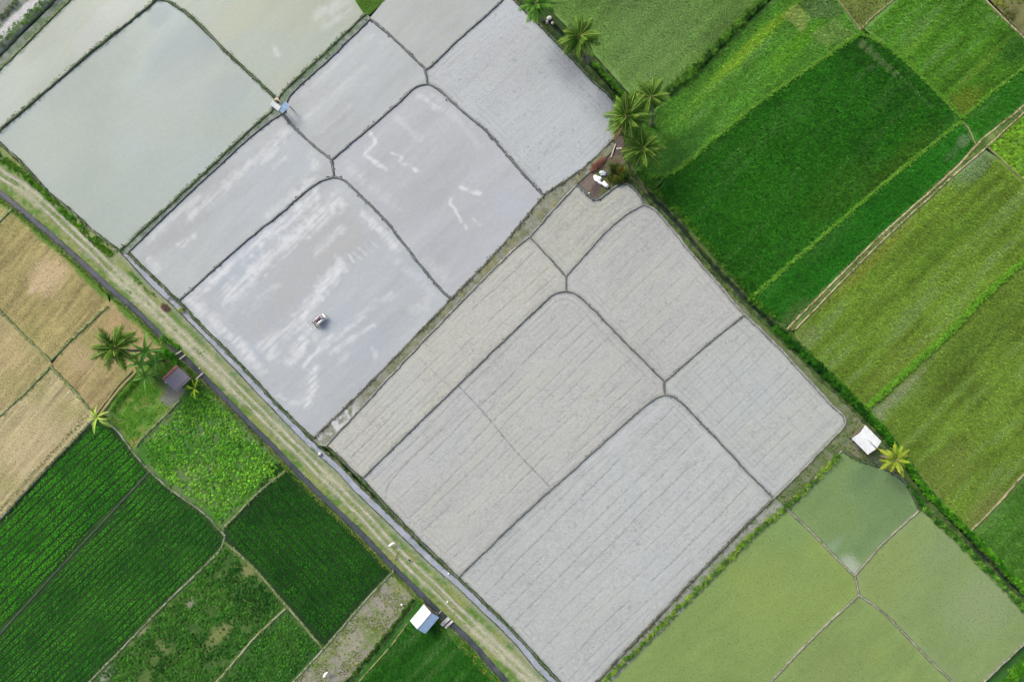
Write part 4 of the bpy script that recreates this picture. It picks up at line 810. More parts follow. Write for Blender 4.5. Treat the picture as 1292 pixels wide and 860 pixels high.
# ------------------------------------------------------------------ crops (uncountable plants)
def crop(name, key, poly, label, cat, step, painter=None, tint=None, gain=1.5, scale=1.0, ang=ANG, rowgap=None, thin=None, z=0.0, jit=.45, rowstep=None, var=.2, sz=None, sat=(1.08, 1.18, .92)):
    if rowgap:
        sp, nb, sdn = rowgap; rs = sp / nb; pp = np.asarray(poly, float); pu, pv = uv(pp[:, 0], pp[:, 1], ang)
        U, K = np.meshgrid(np.arange(pu.min(), pu.max(), step), np.arange(int(pv.min() / rs), int(pv.max() / rs) + 1)); k = (K % nb) != 0; U, K = U[k], K[k]
        hole = vn(U / 40, np.floor(K / nb) * 5.1, sdn); U = U + (rng.random(U.size) - .5) * step * .9; V_ = K * rs + (rng.random(U.size) - .5) * rs * .5 + (fbm(U / 90, U * 0, sdn, 2) - .5) * 3
        x = U * math.cos(ang) + V_ * math.sin(ang); y = -U * math.sin(ang) + V_ * math.cos(ang); k = inside(pp, x, y); x, y = x[k], y[k]
    else: x, y = fill(poly, step, jit, ang, rowstep)
    if thin is not None:
        k = rng.random(len(x)) < thin(x, y); x, y = x[k], y[k]
    n = len(x)
    if painter is not None: t, _ = painter(x, y); t = t[:, :3] * (1 + rng.normal(size=n) * var)[:, None] * gain
    else: t = tint(x, y) * (1 + rng.normal(size=n) * var)[:, None] * gain
    t = t * np.array(sat) * np.c_[1 + rng.normal(size=n) * .06, np.ones(n), 1 + rng.normal(size=n) * .08]
    o = scatter(name, key, x, y, z, scale * (.75 + .5 * rng.random(n)), np.clip(t, .004, 1), sz=sz)
    tag(o, label, cat); return o
def edge_thin(poly, a, b):
    def f(x, y): d, _, _ = dline(poly, x, y, True); return ss(a, b, d + (fbm(x / 5, y / 5, 3, 2) - .5) * 3)
    return f
def green(poly, sd, nm, lb, **k): crop('rice_crop', 'rice', poly, lb, 'rice', painter=TURF[sd], thin=edge_thin(poly, 1.5, 5), sz=.75, **k)
green(QQ, 31, 'rice', 'young rice plants thinly covering the paddy behind the palms', step=2.1, scale=.55, gain=1.55, var=.1, sat=(1.05, 1.12, .95))
green(RR, 32, 'rice', 'light green rice plants with a yellow streak beside the dark rice', step=2.0, scale=.8, gain=1.6, sat=(1.08, 1.1, 1.0))
green(SS_, 33, 'rice', 'dense dark green rice plants, the darkest paddy', step=2.0, scale=.9, gain=1.45, var=.28)
green(TT, 34, 'rice', 'mottled rice plants beside the bare brown track', step=2.0, scale=.8, gain=1.5, sat=(1.1, 1.08, 1.0))
green(UU, 35, 'rice', 'green rice plants in the small wedge above the tan path', step=2.0, scale=.9, gain=1.4)
green(VV, 36, 'rice', 'dark green rice plants in the narrow strip beside the tan paths', step=2.0, scale=.9, gain=1.4)
green(WW, 37, 'rice', 'olive rice plants in stripes beside the tan paths', step=2.2, scale=.7, gain=1.6, sat=(1.06, 1.12, .9))
green(XX, 38, 'rice', 'darker olive rice plants behind the yellow palm', step=2.2, scale=.7, gain=1.5)
green(YY, 39, 'rice', 'green rice plants across the brown footpath', step=2.1, scale=.85, gain=1.35)
green(GRN6, 69, 'rice', 'short green rice below the white and blue roofed hut', step=2.0, scale=.8, gain=1.4) if 69 in TURF else crop('rice_crop', 'rice', GRN6, 'short green rice below the white and blue roofed hut', 'rice', 2.0, painter=turf((50, 112, 34), 69, .4), gain=1.4, scale=.8, thin=edge_thin(GRN6, 8, 14))
crop('vegetable_crop', 'leafy', ZZ, 'bright yellow green vegetables in the plot by the tan path', 'vegetables', 4.0, tint=lambda x, y: mix(C(112, 170, 44), C(156, 196, 56), fbm(x / 12, y / 12, 3, 3)), gain=1.15, scale=.8, sat=(1, 1.05, .95), var=.3)
crop('scrub', 'bush', Z2, 'brown and green scrub beyond the bare brown track', 'scrub', 6.0, tint=lambda x, y: mix(C(96, 110, 50), C(150, 150, 60), fbm(x / 8, y / 8, 13, 3)), gain=1.3, thin=lambda x, y: ss(.5, .6, fbm(x / 12, y / 12, 14, 3)))
crop('grass', 'grass', Z3, 'short olive grass in the angle of two thin banks', 'grass', 2.5, painter=TURF[42], gain=1.3, scale=.9)
for pg, sd, lb in ((P1, 21, 'sparse rice seedlings standing in the dull green paddy'), (P2, 22, 'rice seedlings standing in the yellowish green paddy'), (P3, 23, 'sparse rice seedlings standing in the pale green paddy'), (P4, 24, 'rice seedlings in the paddy between two bare grey banks')):
    crop('rice_seedlings', 'seedling', pg, lb, 'rice', 2.6, tint=lambda x, y: mix(C(124, 158, 72), C(150, 176, 84), fbm(x / 14, y / 14, 5, 2)), gain=1.15, scale=.8, var=.1, sat=(1, 1, 1), thin=edge_thin(pg, 4, 10))
# rowed crops
def dark_tint(a, b, c_, sd):
    def f(x, y):
        n = fbm(x / 40, y / 40, sd, 3); n2 = fbm(x / 5, y / 5, sd + 2, 2); return mix(mix(C(*a), C(*b), ss(.3, .65, n)), C(*c_), ss(.55, .7, n2) * .5)
    return f
crop('row_crop', 'rice', DK1, 'dark green crop in straight rows next to the straw stubble', 'crop', 1.9, tint=dark_tint((44, 122, 24), (78, 150, 36), (72, 160, 36), 1), gain=1.9, scale=.66, sat=(.95, 1.15, .85), rowgap=(9.8, 4, 4), thin=edge_thin(DK1, 3, 7))
crop('row_crop', 'rice', DK2, 'dark green crop in straight rows between two narrow footpaths', 'crop', 1.9, tint=dark_tint((40, 114, 24), (70, 142, 36), (78, 160, 44), 2), gain=1.8, scale=.64, sat=(.95, 1.15, .85), rowgap=(7.4, 3, 8), thin=edge_thin(DK2, 3, 7))
crop('row_crop', 'rice', DK3, 'darkest green crop in rows running down to the canal', 'crop', 1.9, tint=dark_tint((28, 90, 18), (48, 116, 28), (60, 132, 34), 3), gain=1.65, scale=.66, ang=ANG - math.pi / 2, rowgap=(9.4, 4, 12), thin=edge_thin(DK3, 5, 10))
def thin4(x, y):
    m = ss(.26, .36, fbm(x / 22, y / 22, 66, 3))
    for bx, by, rx, ry in ((276, 800, 24, 9), (205, 815, 5, 12), (316, 716, 17, 8), (240, 760, 6, 4), (180, 795, 8, 4)):
        uu, vv = uv(x - bx, y - by); m = m * np.maximum(.12, ss(.4, 1.4, np.hypot(uu / rx, vv / ry)))
    return np.maximum(m, .04) * edge_thin(DK4, 3, 7)(x, y)
crop('bushy_crop', 'leafy', DK4, 'patchy bushy green crop among bare yellowish soil', 'crop', 2.7, tint=dark_tint((36, 92, 26), (70, 128, 44), (84, 146, 54), 4), gain=1.3, scale=.6, var=.32, sat=(1, 1.1, .9), thin=thin4)
crop('bushy_crop', 'leafy', DK5, 'dense bushy green crop next to the weedy fallow strip', 'crop', 3.2, tint=dark_tint((40, 104, 28), (76, 140, 44), (84, 150, 50), 5), gain=1.2, scale=.58, var=.32, sat=(1, 1.1, .9), thin=edge_thin(DK5, 4, 8))
crop('vegetable_crop', 'leafy', LEAFY, 'light green leafy vegetables filling the plot beside the canal', 'vegetables', 3.0, tint=dark_tint((84, 158, 40), (122, 184, 54), (150, 200, 66), 6), gain=1.35, scale=.6, var=.32, sat=(1.06, 1.08, .95), thin=lambda x, y: edge_thin(LEAFY, 5, 9)(x, y) * ss(.28, .36, fbm(x / 12, y / 12, 9, 3)))
for (pg, base, sd, lb, bl), q in zip(TANS, ('in the corner cut off by a thin grassy bank', 'round the bleached patch', 'under the spiky coconut palm', 'edged by two grassy banks', 'in the palest field')):
    crop('stubble', 'stubble', pg, 'cut rice stubble ' + q, 'stubble', 3.2, painter=stubble(base, sd, SA, bl), gain=1.15, sat=(1, 1, 1), scale=.8, ang=SA, rowstep=2.8, jit=.3, thin=edge_thin(pg, 4, 8))
    crop('straw', 'straw', pg, 'loose straw lying on the stubble ' + q, 'straw', 6, tint=lambda x, y: np.tile(C(205, 188, 140), (len(x), 1)), gain=1.1, sat=(1, 1, 1), scale=.8, thin=lambda x, y: ss(.45, .6, fbm(x / 10, y / 10, 91, 3)))
crop('grass', 'grass', GARDEN, 'bright short grass of the small lawn by the rusty roofed hut', 'grass', 1.8, tint=lambda x, y: mix(C(80, 140, 36), C(110, 165, 50), fbm(x / 10, y / 10, 92, 3)), gain=1.4, scale=.8, thin=lambda x, y: ss(.34, .5, fbm(x / 9, y / 9, 93, 3)) * edge_thin(GARDEN, 4, 8)(x, y) * ss(14, 24, np.hypot(x - 218, y - 494)))
crop('weeds', 'grass', SCRUB, 'patchy weeds on the fallow strip', 'weeds', 2.2, tint=lambda x, y: mix(C(110, 140, 60), C(150, 150, 90), fbm(x / 6, y / 6, 94, 3)), gain=1.25, scale=.9, thin=lambda x, y: ss(.48, .62, fbm(x / 14, y / 14, 95, 3)) * .9 + .06)
def verge_thin(x, y):
    d, _, _ = dline(TRACK, x, y); return np.maximum(ss(6.5, 10, d + (fbm(x / 9, y / 9, 96, 3) - .5) * 8), ss(2.2, .8, d) * .5) * ss(.30, .5, fbm(x / 11, y / 11, 97, 3))
def verge_tint(x, y):
    d, bx, by = dline(TRACK, x, y); right = ((x - bx) - (y - by)) > 0; n = fbm(x / 10, y / 10, 98, 3)
    c = mix(mix(C(112, 146, 54), C(160, 162, 84), ss(.35, .65, n)), C(84, 150, 38), np.where(right, .55, .1) * ss(.3, .6, fbm(x / 30, y / 30, 99, 2))); return c
crop('verge_grass', 'grass', CORR, 'tufts of grass on the verges of the dirt track', 'grass', 1.45, tint=verge_tint, gain=1.35, scale=.95, thin=verge_thin)
def strip_plants(name, key, pl, half, step, label, cat, tint, gain=1.3, scale=1.0, hgt=0.0, layers=1, keep=.0, sz=None, parent=None):
    xs = []; ys = []; zs = []
    for L_ in range(layers):
        f = (L_ + .5) / layers; x, y = along(pl, step, half * (1 - .45 * f), 1.0)
        for rep in range(max(1, int(half / 2.5))):
            x, y = along(pl, step, half * (1 - .45 * f), 1.0); xs.append(x); ys.append(y); zs.append(np.full(len(x), hgt * f) + rng.normal(size=len(x)) * hgt * .12)
    x = np.concatenate(xs); y = np.concatenate(ys); z = np.maximum(np.concatenate(zs), 0); k = fbm(x / 9, y / 9, 77, 3) > keep; x, y, z = x[k], y[k], z[k]
    hv = fbm(x / 7, y / 7, 78, 2); z = z * (.6 + .8 * hv)
    t = tint(x, y) * (1 + rng.normal(size=len(x)) * .25)[:, None] * gain * np.array((1.0, 1.02, .9))
    o = scatter(name, key, x, y, z, scale * (.65 + .6 * rng.random(len(x))), np.clip(t, .004, 1), tilt=.4, parent=parent, sz=sz)
    if label: tag(o, label, cat)
    return o
two = lambda a, b, sd: (lambda x, y: mix(C(*a), C(*b), ss(.3, .7, fbm(x / 6, y / 6, sd, 3))))
strip_plants('verge_grass', 'grass', offset(CANAL, 6.6 if offset(CANAL, 5)[100][1] > CANAL[100][1] else -6.6), 3.4, .8, 'grass along the crop side of the canal', 'grass', two((96, 150, 46), (150, 164, 70), 1), scale=1.0, keep=.25)
strip_plants('verge_grass', 'grass', offset(CANAL, -6 if offset(CANAL, 5)[100][1] > CANAL[100][1] else 6), 2.8, .9, 'grass along the track side of the canal', 'grass', two((110, 140, 60), (160, 160, 84), 2), scale=.95, keep=.33)
sw = sdl
strip_plants('verge_grass', 'grass', offset(SIDE, sw * 6.5), 3.4, 1.0, 'weeds between the track and the grey channel', 'weeds', two((100, 140, 56), (150, 156, 90), 3), scale=1.0, keep=.42)
strip_plants('verge_grass', 'grass', offset(SIDE, -sw * 5.0)[30:], 1.8, 1.0, 'dark weeds on the paddy side of the grey channel', 'weeds', two((50, 90, 40), (90, 130, 56), 4), scale=.85, keep=.42)
strip_plants('bushes', 'bush', [(-130, 76), (0, 196), (40, 228), (80, 266), (120, 303), (142, 322)], 5.0, 1.5, 'bright bushes along the track beside the largest paddy', 'bushes', two((70, 130, 36), (110, 165, 40), 5), scale=.62, hgt=.2, layers=2, keep=.33)
strip_plants('bushes', 'bush', [(165, 345), (190, 368), (205, 382)], 2.6, 1.7, 'low bushes beside the track near the brush heap', 'bushes', two((60, 124, 36), (100, 150, 44), 6), scale=.55, hgt=.15, keep=.3)
strip_plants('verge_plants', 'bush', offset(CANAL, 7.0 if offset(CANAL, 5)[100][1] > CANAL[100][1] else -7.0), 2.6, 1.3, 'low green plants lining the crop side of the canal', 'plants', two((78, 128, 44), (124, 160, 62), 41), scale=.36, hgt=.06, keep=.34)
strip_plants('verge_plants', 'bush', offset(CANAL, -6.6 if offset(CANAL, 5)[100][1] > CANAL[100][1] else 6.6), 2.6, 1.6, 'low green plants lining the track side of the canal', 'plants', two((92, 132, 50), (140, 160, 74), 42), scale=.32, hgt=.05, keep=.46)
strip_plants('verge_plants', 'bush', offset(TRACK, 13 if offset(TRACK, 5)[100][1] < TRACK[100][1] else -13), 3.0, 1.4, 'low green plants between the dirt track and the grey channel', 'plants', two((80, 130, 44), (124, 156, 62), 43), scale=.34, hgt=.06, keep=.45)
strip_plants('verge_plants', 'bush', offset(SIDE, -sw * 5.2)[20:], 1.6, 1.5, 'low dark plants lining the paddy side of the grey channel', 'plants', two((54, 92, 40), (96, 134, 56), 44), scale=.3, hgt=.05, keep=.44)
for sg, lb in ((1, 'ragged weeds overhanging the crop edge of the canal'), (-1, 'ragged weeds overhanging the track edge of the canal')):
    strip_plants('verge_plants', 'bush', offset(CANAL, sg * 4.4 if offset(CANAL, 5)[100][1] > CANAL[100][1] else -sg * 4.4), 1.6, 1.2, lb, 'weeds', two((66, 108, 42), (118, 146, 66), 47 + sg), scale=.28, hgt=.04, keep=.46)
crop('weeds', 'grass', HUTY, 'weeds in the yard of the white roofed hut', 'weeds', 2.0, tint=two((96, 124, 60), (140, 150, 96), 45), gain=1.2, scale=.9, thin=lambda x, y: ss(.42, .58, fbm(x / 9, y / 9, 46, 3)))
# hedges
def hedge(pl, half, hgt, label, a, b, sd, scale=.8, step=1.6, layers=3, keep=.0, key='bush'):
    o = strip_plants('hedge', key, pl, half, step, label, 'hedge', two(a, b, sd), 1.12, scale, hgt, layers, keep); o['kind'] = 'stuff'; return o
hedge([(-130, 172), (0, 56), (33, 27), (66, -2), (170, -92)], 4.6, .55, 'clipped green hedge between the pale road and long paddy', (58, 116, 36), (118, 170, 50), 11, scale=.6)
hedge([(745, 79), (760, 92), (772, 106), (786, 120)], 3.6, .4, 'bright green bushes between two palms at the ditch', (76, 140, 40), (112, 176, 56), 12, scale=.6)
hedge([(842, 118), (886, 79), (929, 35), (962, 2), (1050, -88)], 6.0, .6, 'dark green hedge on the bank between two rice paddies', (40, 92, 30), (106, 162, 56), 13, scale=.62)
hedge(offset([(842, 118), (886, 79), (929, 35), (962, 2), (1050, -88)], -6.5), 2.2, .1, 'light grass edging the dark green hedge', (100, 150, 50), (130, 175, 70), 14, scale=.9, key='grass', layers=1)
hedge([(804, 216), (826, 240), (862, 274), (897, 314), (927, 349), (952, 380), (975, 400)], 4.6, .3, 'grassy strip between the ditch and darkest rice paddy', (64, 124, 34), (110, 165, 50), 15, scale=.55)
hedge([(818, 254), (850, 288), (885, 330), (915, 362), (945, 392), (968, 412)], 2.4, .1, 'thin weeds on the mud side of the ditch', (70, 104, 46), (120, 140, 70), 16, scale=.9, key='grass', layers=1, keep=.4)
hedge([(976, 412), (1005, 438), (1040, 470), (1070, 500), (1092, 522)], 6.5, .5, 'thick dark green hedge along the olive rice paddy', (34, 92, 26), (70, 140, 36), 17, scale=.68)
hedge([(1092, 520), (1112, 542), (1134, 572), (1152, 598), (1176, 628), (1205, 656), (1240, 690), (1292, 744), (1400, 850)], 5.0, .45, 'bright green bushes behind the hut and yellow palm', (56, 130, 30), (110, 185, 44), 18, scale=.62)
hedge([(1146, 612), (1166, 640), (1186, 660), (1225, 698), (1260, 734), (1292, 768), (1340, 815)], 4.4, .3, 'leafy bushes on the flooded side of the ditch', (60, 120, 40), (120, 178, 70), 19, scale=.68, keep=.3)
hedge([(1058, 574), (1030, 602), (990, 640), (960, 664), (905, 718), (840, 782), (768, 853), (690, 930)], 4.0, .25, 'row of leafy plants along the drained mud and green paddy', (84, 136, 40), (150, 188, 66), 20, scale=.68, step=1.2, layers=2)
hedge([(1340, 790), (1292, 836), (1268, 862), (1210, 920)], 6, .3, 'leafy bright bushes at the corner bank', (70, 140, 30), (150, 200, 60), 21, scale=1.0)
hedge([(177, 475), (164, 489), (150, 506), (141, 518)], 3.6, .3, 'light bushes along the short ditch by the lawn', (70, 130, 40), (120, 170, 60), 22, scale=.55)
hedge([(110, 524), (70, 566), (10, 632), (-110, 762)], 2.0, .12, 'grass edging the stubble beside the dark rowed crop', (96, 140, 50), (140, 160, 80), 23, scale=.9, key='grass', layers=1)
hedge(offset(PL('g9'), 3.5), 2.4, .2, 'dark bushes along the ditch by the fallow strip', (50, 96, 34), (90, 130, 50), 24, scale=.55)
hedge([(552, 792), (580, 812), (610, 846), (640, 876), (700, 935)], 2.6, .12, 'yellowish weeds between the canal and short green rice', (120, 140, 40), (170, 170, 70), 25, scale=1.0, key='grass', layers=1)
hedge([(770, 212), (782, 214), (790, 224), (778, 228), (768, 222)], 6, .45, 'tangled green and brown shrubs beside the white sacks', (60, 92, 30), (130, 130, 44), 26, scale=.62)
hedge([(772, 122), (790, 122), (812, 118)], 4, .3, 'undergrowth round the feet of the palms', (50, 100, 34), (100, 150, 60), 27, scale=.62)
hedge([(800, 150), (806, 180), (802, 206)], 6, .3, 'shady undergrowth below the trio of palms', (36, 84, 26), (76, 124, 40), 28, scale=.62)
hedge([(228, 389), (230, 393)], 2.2, .2, 'single yellow bush beside the grey channel', (150, 180, 30), (190, 205, 40), 29, scale=.5, step=1.0)
hedge([(208, 444), (222, 452), (226, 458)], 4.5, .4, 'broad leaved green bush beside the rusty roofed hut', (70, 150, 36), (100, 180, 50), 30, scale=.8)
hedge(DITCH[10:], 3.0, .05, 'rank dark weeds growing in the ditch', (34, 70, 28), (80, 116, 44), 33, scale=.5, step=1.3, layers=1, keep=.42)
crop('grass', 'grass', TRI, 'bright grass in the triangle where the twin banks end', 'grass', 1.6, tint=lambda x, y: mix(C(84, 130, 46), C(124, 160, 70), fbm(x / 5, y / 5, 8, 3)), gain=1.2, scale=.9)
hedge([(0, 24), (14, 10), (22, 2)], 3, .25, 'scrub outside the pale road', (80, 116, 50), (130, 150, 90), 31, scale=.55, keep=.3)
hedge([(205, 424), (216, 432), (228, 438)], 3, .2, 'bright weeds overhanging the canal near its planks', (80, 160, 40), (120, 180, 60), 32, scale=.6)
# ------------------------------------------------------------------ solid shapes
def tube_data(path, radii, seg=8, cap=True):
    P_ = [Vector(p) for p in path]; V = []; F = []; up = Vector((0, 0, 1))
    for i, p in enumerate(P_):
        t = (P_[min(i + 1, len(P_) - 1)] - P_[max(i - 1, 0)]).normalized(); a = t.cross(up)
        if a.length < .05: a = t.cross(Vector((1, 0, 0)))
        a.normalize(); b = t.cross(a); r = radii[i] if hasattr(radii, '__len__') else radii
        rx, ry = r if hasattr(r, '__len__') else (r, r)
        for k in range(seg):
            q = 6.28318 * k / seg; V.append(p + a * math.cos(q) * rx + b * math.sin(q) * ry)
    for i in range(len(P_) - 1):
        for k in range(seg): F.append((i * seg + k, i * seg + (k + 1) % seg, (i + 1) * seg + (k + 1) % seg, (i + 1) * seg + k))
    if cap: F += [tuple(range(seg))[::-1], tuple(range((len(P_) - 1) * seg, len(P_) * seg))]
    return V, F
def mesh(name, V, F, mat, smooth_=False, colr=None):
    me = bpy.data.meshes.new(name); me.from_pydata([tuple(v) for v in V], [], F); me.update()
    bm = bmesh.new(); bm.from_mesh(me); bmesh.ops.recalc_face_normals(bm, faces=bm.faces); bm.to_mesh(me); bm.free()
    if smooth_: me.polygons.foreach_set('use_smooth', [True] * len(me.polygons))
    me.materials.append(MAT[mat])
    if colr is not None: me.attributes.new('Col', 'FLOAT_COLOR', 'POINT').data.foreach_set('color', np.c_[colr, np.ones(len(colr))].astype(np.float32).ravel())
    return me
def tube(name, path, radii, mat, parent=None, seg=8, smooth_=True): return link(name, mesh(name, *tube_data(path, radii, seg), mat, smooth_), parent)
def box(name, c, s, mat, parent=None, rz=0.0, bev=.012):
    bm = bmesh.new(); bmesh.ops.create_cube(bm, size=1.0); bmesh.ops.scale(bm, vec=s, verts=bm.verts)
    if bev: bmesh.ops.bevel(bm, geom=list(bm.edges), offset=min(bev, min(s) * .3), segments=1, affect='EDGES')
    bmesh.ops.rotate(bm, matrix=Matrix.Rotation(rz, 3, 'Z'), verts=bm.verts); bmesh.ops.translate(bm, vec=c, verts=bm.verts)
    me = bpy.data.meshes.new(name); bm.to_mesh(me); bm.free(); me.materials.append(MAT[mat]); return link(name, me, parent)
def lump(name, loc, s, mat, parent=None, seed=0, sub=3, rough=.18, rz=0.0):
    bm = bmesh.new(); bmesh.ops.create_icosphere(bm, subdivisions=sub, radius=1.0); r = np.random.default_rng(seed); o3 = r.random(3) * 20
    co = np.array([v.co for v in bm.verts]); n = fbm(co[:, 0] * 1.6 + o3[0], co[:, 1] * 1.6 + co[:, 2] * 1.1 + o3[1], seed, 3) - .5
    for v, k in zip(bm.verts, n):
        v.co *= 1 + k * rough * 4
        if v.co.z < -.55: v.co.z = -.55
    bmesh.ops.scale(bm, vec=s, verts=bm.verts); bmesh.ops.rotate(bm, matrix=Matrix.Rotation(rz, 3, 'Z'), verts=bm.verts)
    zmin = min(v.co.z for v in bm.verts); bmesh.ops.translate(bm, vec=(0, 0, -zmin), verts=bm.verts)
    me = bpy.data.meshes.new(name); bm.to_mesh(me); bm.free(); me.materials.append(MAT[mat]); me.polygons.foreach_set('use_smooth', [True] * len(me.polygons))
    o = link(name, me, parent); o.location = loc; return o
def up(px, py, h):          # a point h metres above the ground that stands over this spot of the plan as the drone sees it
    f = (H - h) / H; return Vector(((px - 646) * S * f, (430 - py) * S * f, h))

# ------------------------------------------------------------------ palms and bananas
def frond_mesh(seed, tone, droop, L=2.0, nl=15, ll=.55, lw=.075, fold=.45):
    r = np.random.default_rng(seed); V = []; F = []; cl = []
    base, tip, rib = [C(*c) * 1.6 for c in tone]
    def P_(t): return np.array([L * t * (1 - .12 * droop * t * t), 0, L * (.16 * t * (1.6 - t) - droop * .55 * t ** 2.4)])
    n = 9
    for i in range(n):                           # the midrib
        t = i / (n - 1); p = P_(t); w_ = .028 * (1 - t) + .008
        V += [p + (0, -w_, 0), p + (0, w_, 0), p + (0, 0, w_ * .9)]; cl += [rib] * 3
        if i:
            a, b = (i - 1) * 3, i * 3
            for q, s in ((0, 2), (2, 1), (1, 0)): F.append((a + q, a + s, b + s, b + q))
    for i in range(nl):
        t = .14 + .86 * (i + .5) / nl; p = P_(t); d = P_(min(1, t + .02)) - P_(t - .02); d /= np.linalg.norm(d)
        l = ll * (math.sin(math.pi * min(1, .15 + t * .95)) ** .6 * .9 + .12) * (.85 + .3 * r.random())
        for sgn in (-1, 1):
            fw = .55 + .3 * r.random() + t * .5; side = np.array([0, sgn, 0]); e = d * fw + side; e /= np.linalg.norm(e)
            dn = np.array([0, 0, -1]) * (fold + .25 * r.random()); b = len(V); w_ = lw * (.75 + .5 * r.random())
            mid = p + e * l * .55 + dn * l * .18; end = p + e * l + dn * l * .75
            V += [p - d * w_ * .4, p + d * w_ * .4, mid + d * w_ * .55, mid - d * w_ * .55, end]
            k = r.random(); c0 = base * (.75 + .5 * k); c1 = base * (1 - t * .7) + tip * t * .7
            cl += [c0, c0, c1 * (.8 + .4 * k), c1 * (.8 + .4 * k), tip * (.8 + .4 * k)]
            F += [(b, b + 1, b + 2, b + 3), (b + 3, b + 2, b + 4)]
    me = bpy.data.meshes.new('frond'); me.from_pydata([tuple(v) for v in V], [], F); me.update(); me.materials.append(MAT['leaf_single'])
    me.attributes.new('Col', 'FLOAT_COLOR', 'POINT').data.foreach_set('color', np.c_[np.clip(np.array(cl), 0, 1), np.ones(len(cl))].astype(np.float32).ravel())
    return me
TONES = {'green': ((54, 98, 32), (118, 152, 54), (180, 188, 100)), 'deep': ((56, 110, 40), (112, 158, 58), (150, 175, 84)), 'gold': ((112, 142, 40), (172, 182, 62), (190, 192, 88)), 'dry': ((150, 130, 80), (176, 150, 90), (190, 170, 120))}
FR = {}
def frond(tone, lev, wide=False):
    k = (tone, lev, wide)
    if k not in FR: FR[k] = frond_mesh(k[1] * 7 + len(FR), TONES[tone], (.25, .6, 1.1)[lev], nl=(14 if wide else 18), ll=(.38 if wide else .48), lw=(.11 if wide else .078), fold=(.35 if wide else .8))
    return FR[k]
def palm(crown, h, base, rpx, nf, tone, label, wide=False, seed=0, dry=0, rib=None):
    r = np.random.default_rng(seed); t = empty('coconut_palm' if not wide else 'palm', W(*base)); tag(t, label, 'palm tree')
    c = up(*crown, h) - t.location; b = Vector((0, 0, -.05)); path = []; rad = []
    for i in range(13):
        q = i / 12; bow = math.sin(q * math.pi) * .08 * h; p = b.lerp(c, q); p += Vector((c.y, -c.x, 0)).normalized() * bow * .5 if c.xy.length > .1 else Vector(); path.append(p)
        rad.append((.17 - .06 * min(1, q * 1.2) + (.07 if i == 0 else 0)) * (1.04 if i % 2 else .97))
    tube('trunk', path, rad, 'bark', t, 9)
    hs = tube('crown_heart', [c + Vector((0, 0, -.25)), c, c + Vector((0, 0, .25)), c + Vector((.02, 0, .6))], [.13, .16, .10, .02], 'bark', t, 8)
    sc_ = rpx * S * (H - h) / H / 1.95
    for i in range(nf):
        ring = i / nf; az = i * 2.39996 + r.normal() * .32; lev = 0 if ring < .3 else (1 if ring < .7 else 2)
        f = link('frond', frond('dry' if (dry and i >= nf - dry) else tone, lev, wide), t); f.location = c + Vector((0, 0, .18 - ring * .3))
        pitch = (0.95 - ring * 1.3) + r.normal() * .2
        f.rotation_euler = (r.normal() * .18, -pitch, az); s_ = sc_ * (.68 + .46 * r.random()); f.scale = (s_, s_, s_)
    if not wide:
        for k in range(4): a = k * 1.57 + r.random(); n_ = lump('coconut', c + Vector((math.cos(a) * .2, math.sin(a) * .2, -.38)), (.1, .1, .12), 'banana_stem', t, seed=k, sub=1, rough=.02)
    return t
palm((677, 6), 4.6, (686, 26), 26, 32, 'deep', 'coconut palm standing beside the small heap of stones', seed=1)
palm((731, 47), 5.6, (744, 80), 29, 40, 'green', 'coconut palm leaning over the rough grey mud with pale tipped fronds', seed=2)
palm((790, 148), 5.4, (783, 168), 33, 42, 'green', 'largest coconut palm of the trio, reaching over the grey mud', seed=3, dry=1)
palm((821, 123), 5.0, (822, 158), 25, 30, 'green', 'smallest coconut palm of the trio, beside the dark hedge end', seed=4)
palm((811, 188), 4.0, (803, 206), 29, 36, 'green', 'coconut palm of the trio nearest the white sacks', seed=5)
palm((147, 439), 5.0, (180, 441), 34, 34, 'green', 'spiky coconut palm over the tan stubble near the banana clump', seed=6, dry=2)
palm((1129, 580), 2.7, (1112, 576), 24, 20, 'gold', 'short yellow palm beside the white roofed hut', wide=True, seed=7)
def banana_leaf(seed, tone, L=1.2, wd=.34):
    r = np.random.default_rng(seed); V = []; F = []; cl = []; n = 9; a, b = C(*tone[0]) * 1.35, C(*tone[1]) * 1.35
    for i in range(n):
        t = i / (n - 1); x = L * t; z = L * (.35 * t - .75 * t * t); w_ = wd * .5 * math.sin(math.pi * min(1, t * .93 + .05)) ** .55 * (1 if t > .12 else .25) * (.9 + .2 * r.random())
        V += [(x, -w_, z + w_ * .35), (x, 0, z), (x, w_, z + w_ * .35)]; cl += [a * (.8 + .4 * r.random()), b, a * (.8 + .4 * r.random())]
        if i: q = i * 3; F += [(q - 3, q - 2, q + 1, q), (q - 2, q - 1, q + 2, q + 1)]
    me = bpy.data.meshes.new('leaf'); me.from_pydata(V, [], F); me.update(); me.materials.append(MAT['leaf_single'])
    me.attributes.new('Col', 'FLOAT_COLOR', 'POINT').data.foreach_set('color', np.c_[np.clip(np.array(cl), 0, 1), np.ones(len(cl))].astype(np.float32).ravel()); return me
BL = {}
def banana(px, py, h, label, tone, n=8, s_=1.0, seed=0, group=None):
    r = np.random.default_rng(seed); t = empty('banana_plant', W(px, py)); tag(t, label, 'banana plant', group)
    tube('stem', [(0, 0, -.05), (.02, .02, h * .5), (.03, 0, h)], [.12 * s_, .10 * s_, .07 * s_], 'banana_stem', t, 8)
    for i in range(n):
        key = (tone, i % 3)
        if key not in BL: BL[key] = banana_leaf(len(BL), tone)
        f = link('leaf', BL[key], t); f.location = (.03, 0, h - .03 * i); f.rotation_euler = (r.normal() * .25, -(.75 - .8 * i / n + r.normal() * .1), i * 2.4 + r.normal() * .25); q = s_ * (.75 + .45 * r.random()); f.scale = (q, q * (.55 + .2 * r.random()), q)
